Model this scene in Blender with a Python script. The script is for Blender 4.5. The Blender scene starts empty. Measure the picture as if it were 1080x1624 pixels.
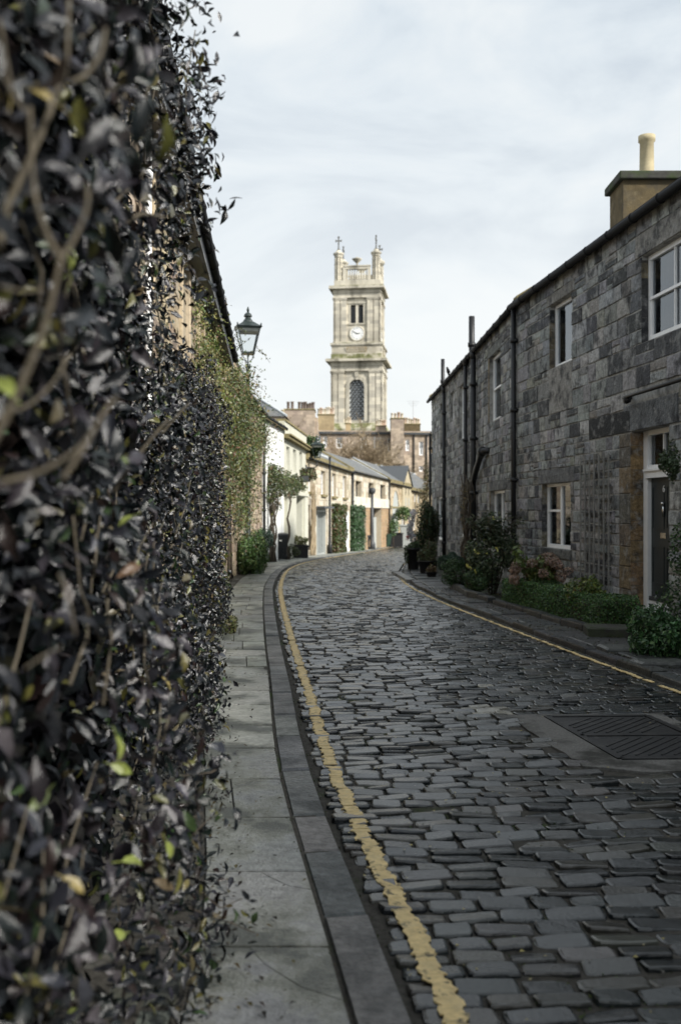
import bpy, math, random
import numpy as np
from mathutils import Vector, Matrix, noise
R = math.radians
rnd = random.Random(7)
nr = np.random.default_rng(7)
sc = bpy.context.scene
COL = sc.collection
F, CX, CY, EYE = 1579.0, 540.0, 812.0, 1.6

# ------------------------------------------------------------------ camera, world, sun, exposure
cd = bpy.data.cameras.new('camera'); cam = bpy.data.objects.new('camera', cd); COL.objects.link(cam)
cam.location = (0, 0, EYE); cam.rotation_euler = (R(90), 0, 0)
cd.sensor_fit = 'VERTICAL'; cd.sensor_height = 36; cd.sensor_width = 24; cd.lens = 35
cd.clip_start = .05; cd.clip_end = 3000
cd.dof.use_dof = True; cd.dof.focus_distance = 8.0; cd.dof.aperture_fstop = 2.3
sc.camera = cam
sc.view_settings.view_transform = 'Standard'; sc.view_settings.look = 'None'
sc.view_settings.exposure = 0.48; sc.view_settings.gamma = 1; sc.view_settings.use_curve_mapping = False
sc.cycles.max_bounces = 6; sc.cycles.diffuse_bounces = 3; sc.cycles.glossy_bounces = 3
sc.cycles.transparent_max_bounces = 8
SUN_EL, SUN_AZ = 36, 126          # azimuth clockwise from +Y (north)
w = bpy.data.worlds.new('World'); sc.world = w; w.use_nodes = True
nt = w.node_tree; nt.nodes.clear()
def N(t, tree=None, **k):
    n = (tree or nt).nodes.new(t)
    for a, b in k.items(): setattr(n, a, b)
    return n
out = N('ShaderNodeOutputWorld'); bg = N('ShaderNodeBackground'); bg.inputs[1].default_value = .1
sky = N('ShaderNodeTexSky', sky_type='NISHITA'); sky.sun_disc = False
sky.sun_elevation = R(SUN_EL); sky.sun_rotation = R(SUN_AZ); sky.air_density = 1.2; sky.dust_density = 2.5
tc = N('ShaderNodeTexCoord'); mp = N('ShaderNodeMapping'); mp.inputs['Scale'].default_value = (1.0, 1.0, 2.6)
mp.inputs['Location'].default_value = (.35, .1, .2)
nt.links.new(tc.outputs['Generated'], mp.inputs[0])
n1 = N('ShaderNodeTexNoise'); n1.inputs['Scale'].default_value = 3.1; n1.inputs['Detail'].default_value = 7; n1.inputs['Roughness'].default_value = .55
n1.inputs['Distortion'].default_value = .5
nt.links.new(mp.outputs[0], n1.inputs[0])
cr = N('ShaderNodeValToRGB'); e = cr.color_ramp.elements
e[0].position = .36; e[0].color = (4.4, 4.95, 5.5, 1); e[1].position = .60; e[1].color = (6.9, 7.15, 7.2, 1)
m_ = e.new(.48); m_.color = (5.8, 6.3, 6.65, 1)
nt.links.new(n1.outputs[0], cr.inputs[0])
sx = N('ShaderNodeSeparateXYZ'); nt.links.new(tc.outputs['Generated'], sx.inputs[0])
mr = N('ShaderNodeMapRange'); mr.inputs[1].default_value = 0.02; mr.inputs[2].default_value = .46
mr.inputs[3].default_value = .95; mr.inputs[4].default_value = 0
nt.links.new(sx.outputs[2], mr.inputs[0])
mh = N('ShaderNodeMixRGB'); nt.links.new(mr.outputs[0], mh.inputs[0]); nt.links.new(cr.outputs[0], mh.inputs[1]); mh.inputs[2].default_value = (7.5, 7.65, 7.6, 1)
mx = N('ShaderNodeMixRGB'); mx.inputs[0].default_value = .88
nt.links.new(sky.outputs[0], mx.inputs[1]); nt.links.new(mh.outputs[0], mx.inputs[2])
nt.links.new(mx.outputs[0], bg.inputs[0]); nt.links.new(bg.outputs[0], out.inputs[0])
sd = bpy.data.lights.new('sun', 'SUN'); so = bpy.data.objects.new('sun', sd); COL.objects.link(so)
sd.energy = 4.3; sd.angle = R(6); sd.color = (1, .96, .89)
az, el = R(SUN_AZ), R(SUN_EL)
so.rotation_euler = Vector((math.sin(az)*math.cos(el), math.cos(az)*math.cos(el), math.sin(el))).to_track_quat('Z', 'Y').to_euler()

# ------------------------------------------------------------------ helpers
GY = [-50, 12, 20, 35, 40, 51, 70, 88, 120, 400]; GZ = [0, 0, -.03, -.25, -.37, -.67, -1.18, -1.51, -1.9, -3]
def g(y): return float(np.interp(y, GY, GZ))
def X(px, D): return (px-CX)/F*D
def Z(py, D): return EYE + (CY-py)/F*D
def P(px, py, D): return Vector((X(px, D), D, Z(py, D)))
def G(px, py, dz=0):
    lo, hi = .5, 300
    for _ in range(50):
        m = (lo+hi)/2
        if (EYE-g(m)-dz)*F/m > py-CY: lo = m
        else: hi = m
    return Vector((X(px, lo), lo, g(lo)+dz))

class MB:
    def __init__(s): s.v = []; s.f = []; s.t = []
    def add(s, v, f, tone=None):
        o = len(s.v); s.v += [tuple(a) for a in v]; s.f += [tuple(i+o for i in q) for q in f]
        s.t += [tone or (1, 1, 1)]*len(v)
    def box(s, x0, x1, y0, y1, z0, z1, M=None, tone=None):
        v = [Vector((x, y, z)) for z in (z0, z1) for x, y in ((x0, y0), (x1, y0), (x1, y1), (x0, y1))]
        if M is not None: v = [M @ a for a in v]
        s.add(v, [(3, 2, 1, 0), (4, 5, 6, 7), (0, 1, 5, 4), (1, 2, 6, 5), (2, 3, 7, 6), (3, 0, 4, 7)], tone)
    def tube(s, pts, r, n=8, tone=None, cap=True):
        pts = [Vector(p) for p in pts]; rs = r if isinstance(r, (list, tuple)) else [r]*len(pts)
        v = []; f = []
        for i, p in enumerate(pts):
            d = (pts[min(i+1, len(pts)-1)]-pts[max(i-1, 0)]).normalized()
            a = d.orthogonal().normalized() if i == 0 else (a - d*a.dot(d)).normalized()
            b = d.cross(a)
            v += [p+(a*math.cos(k*2*math.pi/n)+b*math.sin(k*2*math.pi/n))*rs[i] for k in range(n)]
        for i in range(len(pts)-1):
            for k in range(n): f.append((i*n+k, i*n+(k+1) % n, (i+1)*n+(k+1) % n, (i+1)*n+k))
        if cap: f += [tuple(range(n))[::-1], tuple(range((len(pts)-1)*n, len(pts)*n))]
        s.add(v, f, tone)
    def lathe(s, prof, c=(0, 0, 0), n=16, M=None, sq=False, tone=None):
        v = []; f = []; c = Vector(c)
        for r_, z in prof:
            for k in range(n):
                a = 2*math.pi*(k+(.5 if sq else 0))/n; q = r_/math.cos(math.pi/n) if sq else r_
                p = c+Vector((math.cos(a)*q, math.sin(a)*q, z)); v.append(M @ p if M is not None else p)
        m = len(prof)
        for i in range(m-1):
            for k in range(n): f.append((i*n+k, i*n+(k+1) % n, (i+1)*n+(k+1) % n, (i+1)*n+k))
        f += [tuple(range(n))[::-1], tuple(range((m-1)*n, m*n))]
        s.add(v, f, tone)
    def build(s, name, mat, parent=None, smooth=False, kind=None, tone=True, bevel=0, origin=None):
        me = bpy.data.meshes.new(name)
        o_ = Vector(origin) if origin is not None else Vector((0, 0, 0))
        me.from_pydata([Vector(a)-o_ for a in s.v] if origin is not None else s.v, [], s.f)
        if tone:
            at = me.color_attributes.new('tone', 'FLOAT_COLOR', 'POINT')
            c = np.ones((len(s.v), 4), np.float32); c[:, :3] = np.array(s.t, np.float32).reshape(-1, 3)
            at.data.foreach_set('color', c.ravel())
        if smooth: me.polygons.foreach_set('use_smooth', [True]*len(me.polygons))
        me.materials.append(mat); me.update()
        return link(name, me, parent, kind, bevel, o_)
def link(name, me, parent=None, kind=None, bevel=0, loc=None):
    o = bpy.data.objects.new(name, me); COL.objects.link(o)
    if loc is not None: o.location = loc
    if kind: o['kind'] = kind
    if parent: att(o, parent)
    if bevel:
        b = o.modifiers.new('bevel', 'BEVEL'); b.width = bevel; b.segments = 2; b.limit_method = 'ANGLE'; b.harden_normals = False
    return o
WL = {}
def att(o, parent):
    o.parent = parent; o.matrix_parent_inverse = Matrix.Translation(-WL.get(parent.name, world_loc(parent)))
def world_loc(p):
    l = Vector(p.location)
    q = p
    if q.parent: # inverse was set so that world = local for pure translations
        return l
    return l
def tag(o, label=None, cat=None, group=None, kind=None):
    if label: o['label'] = label
    if cat: o['category'] = cat
    if group: o['group'] = group
    if kind: o['kind'] = kind
    return o
def thing(name, loc, label, cat, group=None, rz=0):
    o = bpy.data.objects.new(name, None); COL.objects.link(o); o.empty_display_size = .2
    o.location = loc; o.rotation_euler = (0, 0, rz); return tag(o, label, cat, group)
def kids(o): return [c for c in COL.objects if c.parent == o]
def copy_tree(o, parent=None):
    c = o.copy(); COL.objects.link(c)
    if parent: c.parent = parent
    for ch in kids(o): copy_tree(ch, c)
    return c
def proj_key(vs):
    xs = []; ys = []
    for v in vs:
        if v[1] < .4: return 0
        xs.append(CX+v[0]/v[1]*F); ys.append(CY-(v[2]-EYE)/v[1]*F)
    if max(xs) < 0 or min(xs) > 1080 or max(ys) < 0 or min(ys) > 1624: return 0
    return min(max(xs), 1080)-max(min(xs), 0) + min(max(ys), 1624)-max(min(ys), 0)
def pieces(name, parent, mat, lst, nmax=300, minpx=9, smooth=False, stuff=None):
    lst = sorted(lst, key=lambda p: -proj_key(p[0]))
    rest = MB(); n = 0
    for v, f, t in lst:
        if n < nmax and proj_key(v) > minpx*1.3:
            m = MB(); m.add(v, f, t); c = sum((Vector(a) for a in v), Vector())/len(v)
            m.build(name, mat, parent, smooth, origin=c); n += 1
        else: rest.add(v, f, t)
    if rest.v: rest.build(stuff or name+'_field', mat, parent, smooth, kind='stuff')
def rc(c, a=.1, r=rnd):
    k = 1+r.uniform(-a, a); return tuple(max(0, x*k*(1+r.uniform(-a, a)*.25)) for x in c)

# ------------------------------------------------------------------ materials
def mat(name, base=(.5, .5, .5), rough=.8, var=0, vs=6, bump=0, bs=40, spec=.3, dirt=None, ds=1.2, dt=(.45, .65), metal=0, rv=0, rvs=3, dirt2=None, ds2=.8, dt2=(.5, .62), brick=None, transl=0, streak=1, bd=.01):
    m = bpy.data.materials.new(name); m.use_nodes = True; t = m.node_tree; b = t.nodes['Principled BSDF']
    L = t.links.new
    geo = N('ShaderNodeNewGeometry', t)
    def tex(scale, detail=5, st=1, rg=.6):
        q = N('ShaderNodeTexNoise', t); q.inputs['Scale'].default_value = scale; q.inputs['Detail'].default_value = detail; q.inputs['Roughness'].default_value = rg
        if st != 1:
            mm = N('ShaderNodeMapping', t); mm.inputs['Scale'].default_value = (1, 1, st); L(geo.outputs['Position'], mm.inputs[0]); L(mm.outputs[0], q.inputs[0])
        else: L(geo.outputs['Position'], q.inputs[0])
        return q.outputs[0]
    if base == 'tone':
        a = N('ShaderNodeAttribute', t); a.attribute_name = 'tone'; c = a.outputs['Color']
    else:
        a = N('ShaderNodeRGB', t); a.outputs[0].default_value = (*base, 1); c = a.outputs[0]
    if brick:
        # brick: (width, height, mortar colour) on (horizontal, z)
        mp_ = N('ShaderNodeCombineXYZ', t); sp = N('ShaderNodeSeparateXYZ', t); L(geo.outputs['Position'], sp.inputs[0])
        ad = N('ShaderNodeMath', t, operation='ADD'); L(sp.outputs[0], ad.inputs[0]); mu = N('ShaderNodeMath', t, operation='MULTIPLY'); mu.inputs[1].default_value = .6
        L(sp.outputs[1], mu.inputs[0]); L(mu.outputs[0], ad.inputs[1]); L(ad.outputs[0], mp_.inputs[0]); L(sp.outputs[2], mp_.inputs[1])
        bt = N('ShaderNodeTexBrick', t); L(mp_.outputs[0], bt.inputs[0]); bt.inputs['Scale'].default_value = 1
        bt.inputs['Brick Width'].default_value = brick[0]; bt.inputs['Row Height'].default_value = brick[1]; bt.inputs['Mortar Size'].default_value = .012
        bt.inputs['Color1'].default_value = (.68, .68, .68, 1); bt.inputs['Color2'].default_value = (1.22, 1.2, 1.16, 1); bt.inputs['Mortar'].default_value = (*brick[2], 1)
        mm = N('ShaderNodeMixRGB', t, blend_type='MULTIPLY'); mm.inputs[0].default_value = 1; L(c, mm.inputs[1]); L(bt.outputs[0], mm.inputs[2]); c = mm.outputs[0]
    if var:
        q = tex(vs, 6, streak); r_ = N('ShaderNodeMapRange', t); r_.inputs[1].default_value = .3; r_.inputs[2].default_value = .7
        r_.inputs[3].default_value = 1-var; r_.inputs[4].default_value = 1+var; L(q, r_.inputs[0])
        mm = N('ShaderNodeVectorMath', t, operation='SCALE'); L(c, mm.inputs[0]); L(r_.outputs[0], mm.inputs['Scale']); c = mm.outputs[0]
    for dc, dsc, dth in ((dirt, ds, dt), (dirt2, ds2, dt2)):
        if dc:
            q = tex(dsc, 7, streak, .65); r_ = N('ShaderNodeMapRange', t); r_.inputs[1].default_value = dth[0]; r_.inputs[2].default_value = dth[1]; L(q, r_.inputs[0])
            mm = N('ShaderNodeMixRGB', t); L(r_.outputs[0], mm.inputs[0]); L(c, mm.inputs[1]); mm.inputs[2].default_value = (*dc[:3], 1); c = mm.outputs[0]
            if len(dc) > 3: r_.inputs[4].default_value = dc[3]
    L(c, b.inputs['Base Color'])
    b.inputs['Roughness'].default_value = rough; b.inputs['Specular IOR Level'].default_value = spec; b.inputs['Metallic'].default_value = metal
    if rv:
        q = tex(rvs, 4); r_ = N('ShaderNodeMapRange', t); r_.inputs[1].default_value = .35; r_.inputs[2].default_value = .65
        r_.inputs[3].default_value = max(.05, rough-rv); r_.inputs[4].default_value = min(1, rough+rv); L(q, r_.inputs[0]); L(r_.outputs[0], b.inputs['Roughness'])
    if bump:
        q = tex(bs, 6); bm = N('ShaderNodeBump', t); bm.inputs['Strength'].default_value = bump; bm.inputs['Distance'].default_value = bd
        L(q, bm.inputs['Height']); L(bm.outputs[0], b.inputs['Normal'])
    if transl:
        tr = N('ShaderNodeBsdfTranslucent', t); L(c, tr.inputs[0]); ms = N('ShaderNodeMixShader', t); ms.inputs[0].default_value = transl
        L(b.outputs[0], ms.inputs[1]); L(tr.outputs[0], ms.inputs[2]); L(ms.outputs[0], t.nodes['Material Output'].inputs[0])
    return m
M = {}
M['sett'] = mat('wet sett stone', 'tone', .19, .35, 9, .32, 70, .72, dirt=(.065, .066, .062, .6), ds=2.5, dt=(.55, .7), rv=.11, rvs=1.6)
M['joint'] = mat('gritty joint with moss', (.06, .056, .048), .85, .5, 30, 1, 120, .3, dirt=(.035, .06, .012), ds=1.1, dt=(.56, .66), dirt2=(.11, .105, .09), ds2=90, dt2=(.6, .66))
M['flag'] = mat('york flagstone', 'tone', .40, .36, 24, .8, 70, .5, dirt=(.30, .31, .25, .85), ds=1.9, dt=(.46, .58), dirt2=(.05, .056, .054, .85), ds2=1.9, dt2=(.49, .60), rv=.17, rvs=1.35)
M['kerb'] = mat('whin kerbstone', 'tone', .45, .5, 22, 1, 40, .4, dirt=(.03, .034, .036, .8), ds=3, dt=(.5, .65), rv=.12)
M['yellow'] = mat('worn yellow road paint', (.74, .57, .28), .6, .22, 25, .5, 90, .3, dirt=(.07, .065, .05, .95), ds=16, dt=(.57, .64), dirt2=(.66, .55, .33, .7), ds2=6, dt2=(.5, .7))
M['soil'] = mat('dark wet soil', (.014, .013, .011), .8, .5, 12, 1, 40, .3, dirt=(.03, .045, .012), ds=2)
M['dstone'] = mat('sooty sandstone', 'tone', .78, .42, 15, 1, 22, .35, dirt=(.022, .024, .028, .85), ds=3.1, dt=(.49, .62), dirt2=(.33, .335, .33, .6), ds2=6.5, dt2=(.53, .66), bd=.03)
M['dmortar'] = mat('grey lime mortar', (.32, .32, .305), .95, .35, 16, .7, 60, .2, dirt=(.05, .05, .052), ds=1.3, dt=(.50, .64))
M['lstone'] = mat('warm sandstone', 'tone', .85, .2, 8, .6, 50, .25, dirt=(.12, .085, .055, .7), ds=1.2, dt=(.54, .7))
M['lmortar'] = mat('pale mortar', (.42, .36, .27), .95, .25, 12, .6, 60, .2)
M['ashlar'] = mat('cream ashlar', (.56, .48, .35), .85, .14, 3, .3, 30, .25, dirt=(.25, .18, .10, .6), ds=.55, dt=(.53, .72), brick=(.62, .3, (.72, .7, .66)))
M['render_w'] = mat('white painted render', (.80, .81, .79), .8, .04, 3, .25, 50, .3, dirt=(.45, .45, .40, .5), ds=1, dt=(.6, .8))
M['render_c'] = mat('cream painted render', (.56, .555, .47), .8, .07, 3, .25, 50, .3, dirt=(.3, .28, .18, .5), ds=1, dt=(.55, .75))
M['tower'] = mat('tower ashlar', (.60, .565, .48), .85, .17, .5, .3, 6, .25, dirt=(.27, .245, .19, .7), ds=.25, dt=(.46, .64), brick=(1.5, .62, (.82, .8, .75)), streak=.35)
M['tower_trim'] = mat('tower moulded stone', (.55, .515, .43), .85, .2, .8, .3, 6, .25, dirt=(.13, .12, .09, .75), ds=.35, dt=(.47, .62), streak=.3)
M['moss'] = mat('mossy ledge', (.17, .175, .085), .95, .4, 1.5, .6, 8, .1, dirt=(.46, .43, .34), ds=.6, dt=(.44, .56))
M['tenement'] = mat('brown tenement stone', (.42, .35, .28), .9, .2, 1.2, .4, 10, .2, dirt=(.28, .22, .19, .7), ds=.45, dt=(.45, .65), brick=(.75, .36, (.8, .78, .74)))
M['tan'] = mat('tan harling', (.42, .33, .20), .95, .16, 1.4, .4, 20, .15, dirt=(.2, .16, .10, .7), ds=.6)
M['chimney'] = mat('mottled chimney render', (.115, .09, .05), .9, .3, 4, .7, 25, .2, dirt=(.21, .175, .11, .7), ds=3.2, dt=(.57, .72), dirt2=(.06, .055, .045, .8), ds2=1.2, dt2=(.5, .65))
M['slate'] = mat('blue grey slate', (.14, .15, .16), .55, .2, 2, .3, 20, .4, dirt=(.15, .14, .11, .6), ds=.5, brick=(.3, .12, (.55, .55, .55)))
M['lead'] = mat('pale lead flashing', (.5, .53, .55), .5, .1, 4)
M['coping'] = mat('lichened coping', (.26, .22, .12), .9, .3, 5, .5, 30, .2, dirt=(.14, .12, .06), ds=1.5)
M['iron'] = mat('black painted iron', (.009, .010, .012), .5, .2, 20, .2, 60, .5)
M['gutter'] = mat('dull black gutter', (.010, .011, .013), .75, .2, 20, .2, 60, .25)
M['lampgreen'] = mat('dark green lamp paint', (.02, .03, .028), .35, .2, 10, .1, 60, .5)
M['white'] = mat('white gloss paint', (.86, .87, .88), .4, .05, 8, .1, 40, .45)
M['greyp'] = mat('pale grey painted boards', (.42, .44, .42), .55, .06, 4)
M['dgrey'] = mat('dark grey paint', (.06, .065, .07), .45, .1, 6)
M['doorp'] = mat('dark slate door paint', (.022, .03, .034), .42, .1, 5, .15, 30, .45)
M['dgreenp'] = mat('dark green paint', (.03, .045, .035), .5, .2, 3)
M['room'] = mat('dark room', (.03, .03, .03), .95)
M['curtain'] = mat('grey net curtain', (.68, .69, .70), .9, .2, 9)
M['blind'] = mat('off white blind', (.6, .6, .56), .9, .05, 9)
M['brass'] = mat('chrome fitting', (.6, .6, .6), .25, metal=1)
M['bin'] = mat('dark green bin plastic', (.018, .04, .025), .42, .15, 8, .1, 40, .45)
M['binblack'] = mat('black bin plastic', (.015, .017, .02), .42, .15, 8, .1, 40, .45)
M['conc'] = mat('aggregate concrete', (.17, .168, .16), .8, .35, 60, 1, 160, .3, dirt=(.26, .25, .235), ds=110, dt=(.58, .66), dirt2=(.05, .05, .045), ds2=2)
M['cast'] = mat('worn cast iron', (.014, .015, .017), .45, .4, 8, .5, 40, .5, metal=.3, dirt=(.09, .088, .085, .8), ds=7, dt=(.56, .7))
M['wood'] = mat('grey weathered trellis timber', (.22, .22, .21), .85, .3, 14, .4, 60, .2)
M['bark'] = mat('pale brown bark', (.115, .10, .075), .75, .4, 40, .7, 130, .3, dirt=(.10, .085, .06), ds=20)
M['dbark'] = mat('dark bark', (.075, .062, .048), .85, .4, 30, .6, 90, .2)
M['bare'] = mat('bare winter twigs', (.30, .24, .16), .9, .3, 2)
M['pot'] = mat('clay chimney pot', 'tone', .85, .15, 6, .3, 30, .2)
M['black_tub'] = mat('black planter', (.014, .014, .015), .5, .2, 10, .2, 30, .4)
M['trough'] = mat('dark mossy stone trough', (.05, .05, .045), .85, .4, 9, .8, 50, .3, dirt=(.04, .06, .02), ds=3)
M['leaf'] = mat('leaf', 'tone', .42, .15, 8, 0, 40, .5, transl=.22)
M['pleaf'] = mat('purple leaf', 'tone', .24, .3, 30, .3, 120, .45, transl=.05)
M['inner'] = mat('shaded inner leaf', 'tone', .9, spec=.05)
M['clock'] = mat('white clock dial', (.82, .83, .82), .5)
M['aerial'] = mat('aluminium aerial', (.3, .3, .3), .5, metal=.6)
# window pane and lamp glass: partly see-through, partly mirror by Fresnel
def glass(name, tint, k, rough=.03):
    m = bpy.data.materials.new(name); m.use_nodes = True; t = m.node_tree; t.nodes.clear(); L = t.links.new
    o = N('ShaderNodeOutputMaterial', t); tr = N('ShaderNodeBsdfTransparent', t); tr.inputs[0].default_value = (*tint, 1)
    gl = N('ShaderNodeBsdfGlossy', t); gl.inputs['Roughness'].default_value = rough; gl.inputs[0].default_value = (.9, .95, 1, 1)
    fr = N('ShaderNodeFresnel', t); fr.inputs[0].default_value = k; ms = N('ShaderNodeMixShader', t)
    L(fr.outputs[0], ms.inputs[0]); L(tr.outputs[0], ms.inputs[1]); L(gl.outputs[0], ms.inputs[2]); L(ms.outputs[0], o.inputs[0]); return m
M['pane'] = glass('window glass', (.8, .84, .86), 2.0)
M['lampglass'] = glass('lantern glass', (.93, .95, .95), 1.35)

# ------------------------------------------------------------------ leaves
def T_(v, f): return np.array(v, float), f
LEAF4 = T_([(0, 0, 0), (.45, .27, .08), (1, 0, -.10), (.45, -.27, .08)], [(0, 2, 1), (0, 3, 2)])
LEAF8 = T_([(0, 0, 0), (.2, .15, .05), (.5, .23, .08), (.8, .13, -.02), (1, 0, -.16), (.8, -.13, -.02), (.5, -.23, .08), (.2, -.15, .05), (.2, 0, 0), (.5, 0, .01), (.8, 0, -.07)],
           [(0, 8, 1), (1, 8, 9, 2), (2, 9, 10, 3), (3, 10, 4), (0, 7, 8), (7, 6, 9, 8), (6, 5, 10, 9), (5, 4, 10)])
def scatter(name, parent, mt, pos, nrm, size, tones, tpl=LEAF4, jitter=.8, wid=1.0, kind='stuff', droop=0, smooth=False):
    n = len(pos); tv, tf = tpl; k = len(tv)
    nm = nrm + nr.normal(0, jitter, (n, 3)); nm /= np.linalg.norm(nm, axis=1)[:, None]+1e-9
    ax = nr.normal(0, 1, (n, 3)); ax[:, 2] -= droop; ax -= nm*(ax*nm).sum(1)[:, None]; ax /= np.linalg.norm(ax, axis=1)[:, None]+1e-9
    bx = np.cross(nm, ax); size = np.broadcast_to(size, (n,))[:, None, None]
    wv = nr.uniform(.75, 1.25, n)[:, None, None]*wid
    v = pos[:, None, :] + size*((tv[None, :, 0:1]-.5)*ax[:, None, :] + tv[None, :, 1:2]*wv*bx[:, None, :] + tv[None, :, 2:3]*nr.uniform(.3, 2, n)[:, None, None]*nm[:, None, :])
    v = v.reshape(-1, 3)
    me = bpy.data.meshes.new(name)
    me.vertices.add(len(v)); me.vertices.foreach_set('co', v.astype(np.float32).ravel())
    ls = []; st = []; q = 0
    base = np.concatenate([np.array(f) for f in tf]); cnt = np.array([len(f) for f in tf])
    li = (base[None, :]+(np.arange(n)*k)[:, None]).ravel()
    tot = np.tile(cnt, n); start = np.concatenate([[0], np.cumsum(tot)[:-1]])
    me.loops.add(len(li)); me.loops.foreach_set('vertex_index', li.astype(np.int32))
    me.polygons.add(len(tot)); me.polygons.foreach_set('loop_start', start.astype(np.int32)); me.polygons.foreach_set('loop_total', tot.astype(np.int32))
    me.update(calc_edges=True)
    at = me.color_attributes.new('tone', 'FLOAT_COLOR', 'POINT'); c = np.ones((n, k, 4), np.float32); c[:, :, :3] = tones[:, None, :]
    at.data.foreach_set('color', c.ravel())
    if smooth: me.polygons.foreach_set('use_smooth', [True]*len(me.polygons))
    me.materials.append(mt)
    return link(name, me, parent, kind)
def tones(n, pal, wts=None, a=.25):
    pal = np.array(pal, float); i = nr.choice(len(pal), n, p=(np.array(wts)/sum(wts) if wts else None))
    return np.clip(pal[i]*(1+nr.uniform(-a, a, (n, 1)))*(1+nr.uniform(-.08, .08, (n, 3))), 0.002, 1)
def blob(ells, n, size, pal, wts=None, shell=.35):
    """leaf positions near the surface of ellipsoids: (centre, radii)"""
    ps = []; ns = []; tn = []
    vol = np.array([e_[1][0]*e_[1][2]+e_[1][1]*e_[1][2] for e_ in ells]); vol = vol/vol.sum()
    for (c, r_), vv in zip(ells, vol):
        m = max(4, int(n*vv)); d = nr.normal(0, 1, (m, 3)); d /= np.linalg.norm(d, axis=1)[:, None]
        lump = 1+.14*np.sin(d[:, 0]*6+c[0]*9)+.12*np.sin(d[:, 1]*7+c[1]*5)*np.cos(d[:, 2]*6)
        rr = (1-shell*nr.random(m)**1.6)*lump
        ps.append(np.array(c)+d*np.array(r_)*rr[:, None]); ns.append(d+np.array([0, 0, .35])); t = tones(m, pal, wts); t *= nr.uniform(.8, 1.2); tn.append(t)
    return np.concatenate(ps), np.concatenate(ns), np.concatenate(tn)
def ell_cloud(c, r_, k, sub=.45):
    """k lumps filling a big ellipsoid"""
    out_ = [((c[0], c[1], c[2]), (r_[0]*.72, r_[1]*.72, r_[2]*.72))]
    for i in range(k):
        d = nr.normal(0, 1, 3); d /= np.linalg.norm(d); s = sub*nr.uniform(.6, 1.15)
        out_.append(((c[0]+d[0]*r_[0]*.68, c[1]+d[1]*r_[1]*.68, c[2]+d[2]*r_[2]*.68), (r_[0]*s, r_[1]*s, r_[2]*s)))
    return out_
def clip(ps, ns, tn, zmin=None):
    k = ps[:, 2] > np.interp(ps[:, 1], GY, GZ)+.02
    return ps[k], ns[k], tn[k]
def shrub(name, label, cat, c, r_, n, size, pal, wts=None, k=9, group=None, stems=5, mt='leaf', jit=.8, tpl=LEAF4, shell=.4, sub=.45, wid=1.0, droop=0):
    gz = g(c[1]); t = thing(name, (c[0], c[1], gz), label, cat, group)
    ps, ns, tn = clip(*blob(ell_cloud(c, r_, k, sub), n, size, pal, wts, shell))
    scatter('foliage', t, M[mt], ps, ns, nr.uniform(.65, 1.3, len(ps))*size, tn, tpl, jit, wid, droop=droop)
    b = MB()
    for i in range(stems):
        a = rnd.uniform(0, 6.28); q = Vector((c[0]+math.cos(a)*r_[0]*.6, c[1]+math.sin(a)*r_[1]*.6, c[2]+rnd.uniform(0, .5)*r_[2])); p0 = Vector((c[0]+math.cos(a)*.06, c[1]+math.sin(a)*.06, gz-.02))
        mid = (p0+q)/2+Vector((rnd.uniform(-.05, .05), rnd.uniform(-.05, .05), .1)); b.tube([p0, mid, q], [.018, .012, .005], 6)
    b.build('stem', M['dbark'], t, True)
    return t
# ------------------------------------------------------------------ ground, road, pavements
def catmull(pts, n):
    pts = [Vector(p) for p in pts]; o = []
    pp = [pts[0]*2-pts[1]]+pts+[pts[-1]*2-pts[-2]]
    for i in range(len(pts)-1):
        a, b, c, d = pp[i:i+4]
        for k in range(n):
            t = k/n; o.append(.5*((2*b)+(c-a)*t+(2*a-5*b+4*c-d)*t*t+(3*b-a-3*c+d)*t**3))
    return o+[pts[-1]]
PAIRS = [((1.0, -3), (4.8, -3)), ((.6, 0), (4.4, 0)), ((.2, 3.1), (4.0, 3.3)), ((-.19, 6), (3.5, 6.3)), ((-.47, 9.1), (3.02, 9.5)),
         ((-.80, 12.8), (2.5, 13.2)), ((-1.24, 18.3), (1.9, 18.3)), ((-1.5, 22.4), (1.68, 22.2)), ((-1.70, 28), (1.72, 26.5)), ((-1.66, 33), (1.95, 30.5)),
         ((-1.1, 41), (2.6, 37)), ((0, 52), (4.0, 47)), ((2.1, 70), (6.2, 64)), ((4.6, 88), (9.0, 83)), ((9, 108), (13, 101)), ((16, 124), (20, 116))]
LK = catmull([p[0] for p in PAIRS], 24); RK = catmull([p[1] for p in PAIRS], 24)
cum = [0]
for i in range(1, len(LK)): cum.append(cum[-1]+((LK[i]+RK[i])/2-(LK[i-1]+RK[i-1])/2).length)
LKa = np.array([tuple(p) for p in LK]); RKa = np.array([tuple(p) for p in RK]); cum = np.array(cum)
def rail(A, u): return np.array([np.interp(u, cum, A[:, 0]), np.interp(u, cum, A[:, 1])])
def road_pt(u, t, off=0):
    a = rail(LKa, u); b = rail(RKa, u); return a+(b-a)*t
UMAX = cum[-1]
# big ground sheet
m = MB(); ys = [-60, -20, 0, 6, 12, 16, 20, 28, 35, 38, 40, 45, 51, 60, 70, 80, 88, 100, 120, 160, 250, 400, 900, 2500]
for y in ys:
    for x in (-1500, -40, -8, -3, 3, 8, 40, 1500): m.v.append((x, y, g(y)-.09)); m.t.append((1, 1, 1))
for i in range(len(ys)-1):
    for j in range(7): a = i*8+j; m.f.append((a, a+1, a+9, a+8))
m.build('ground', M['soil'], None, kind='structure')
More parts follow.
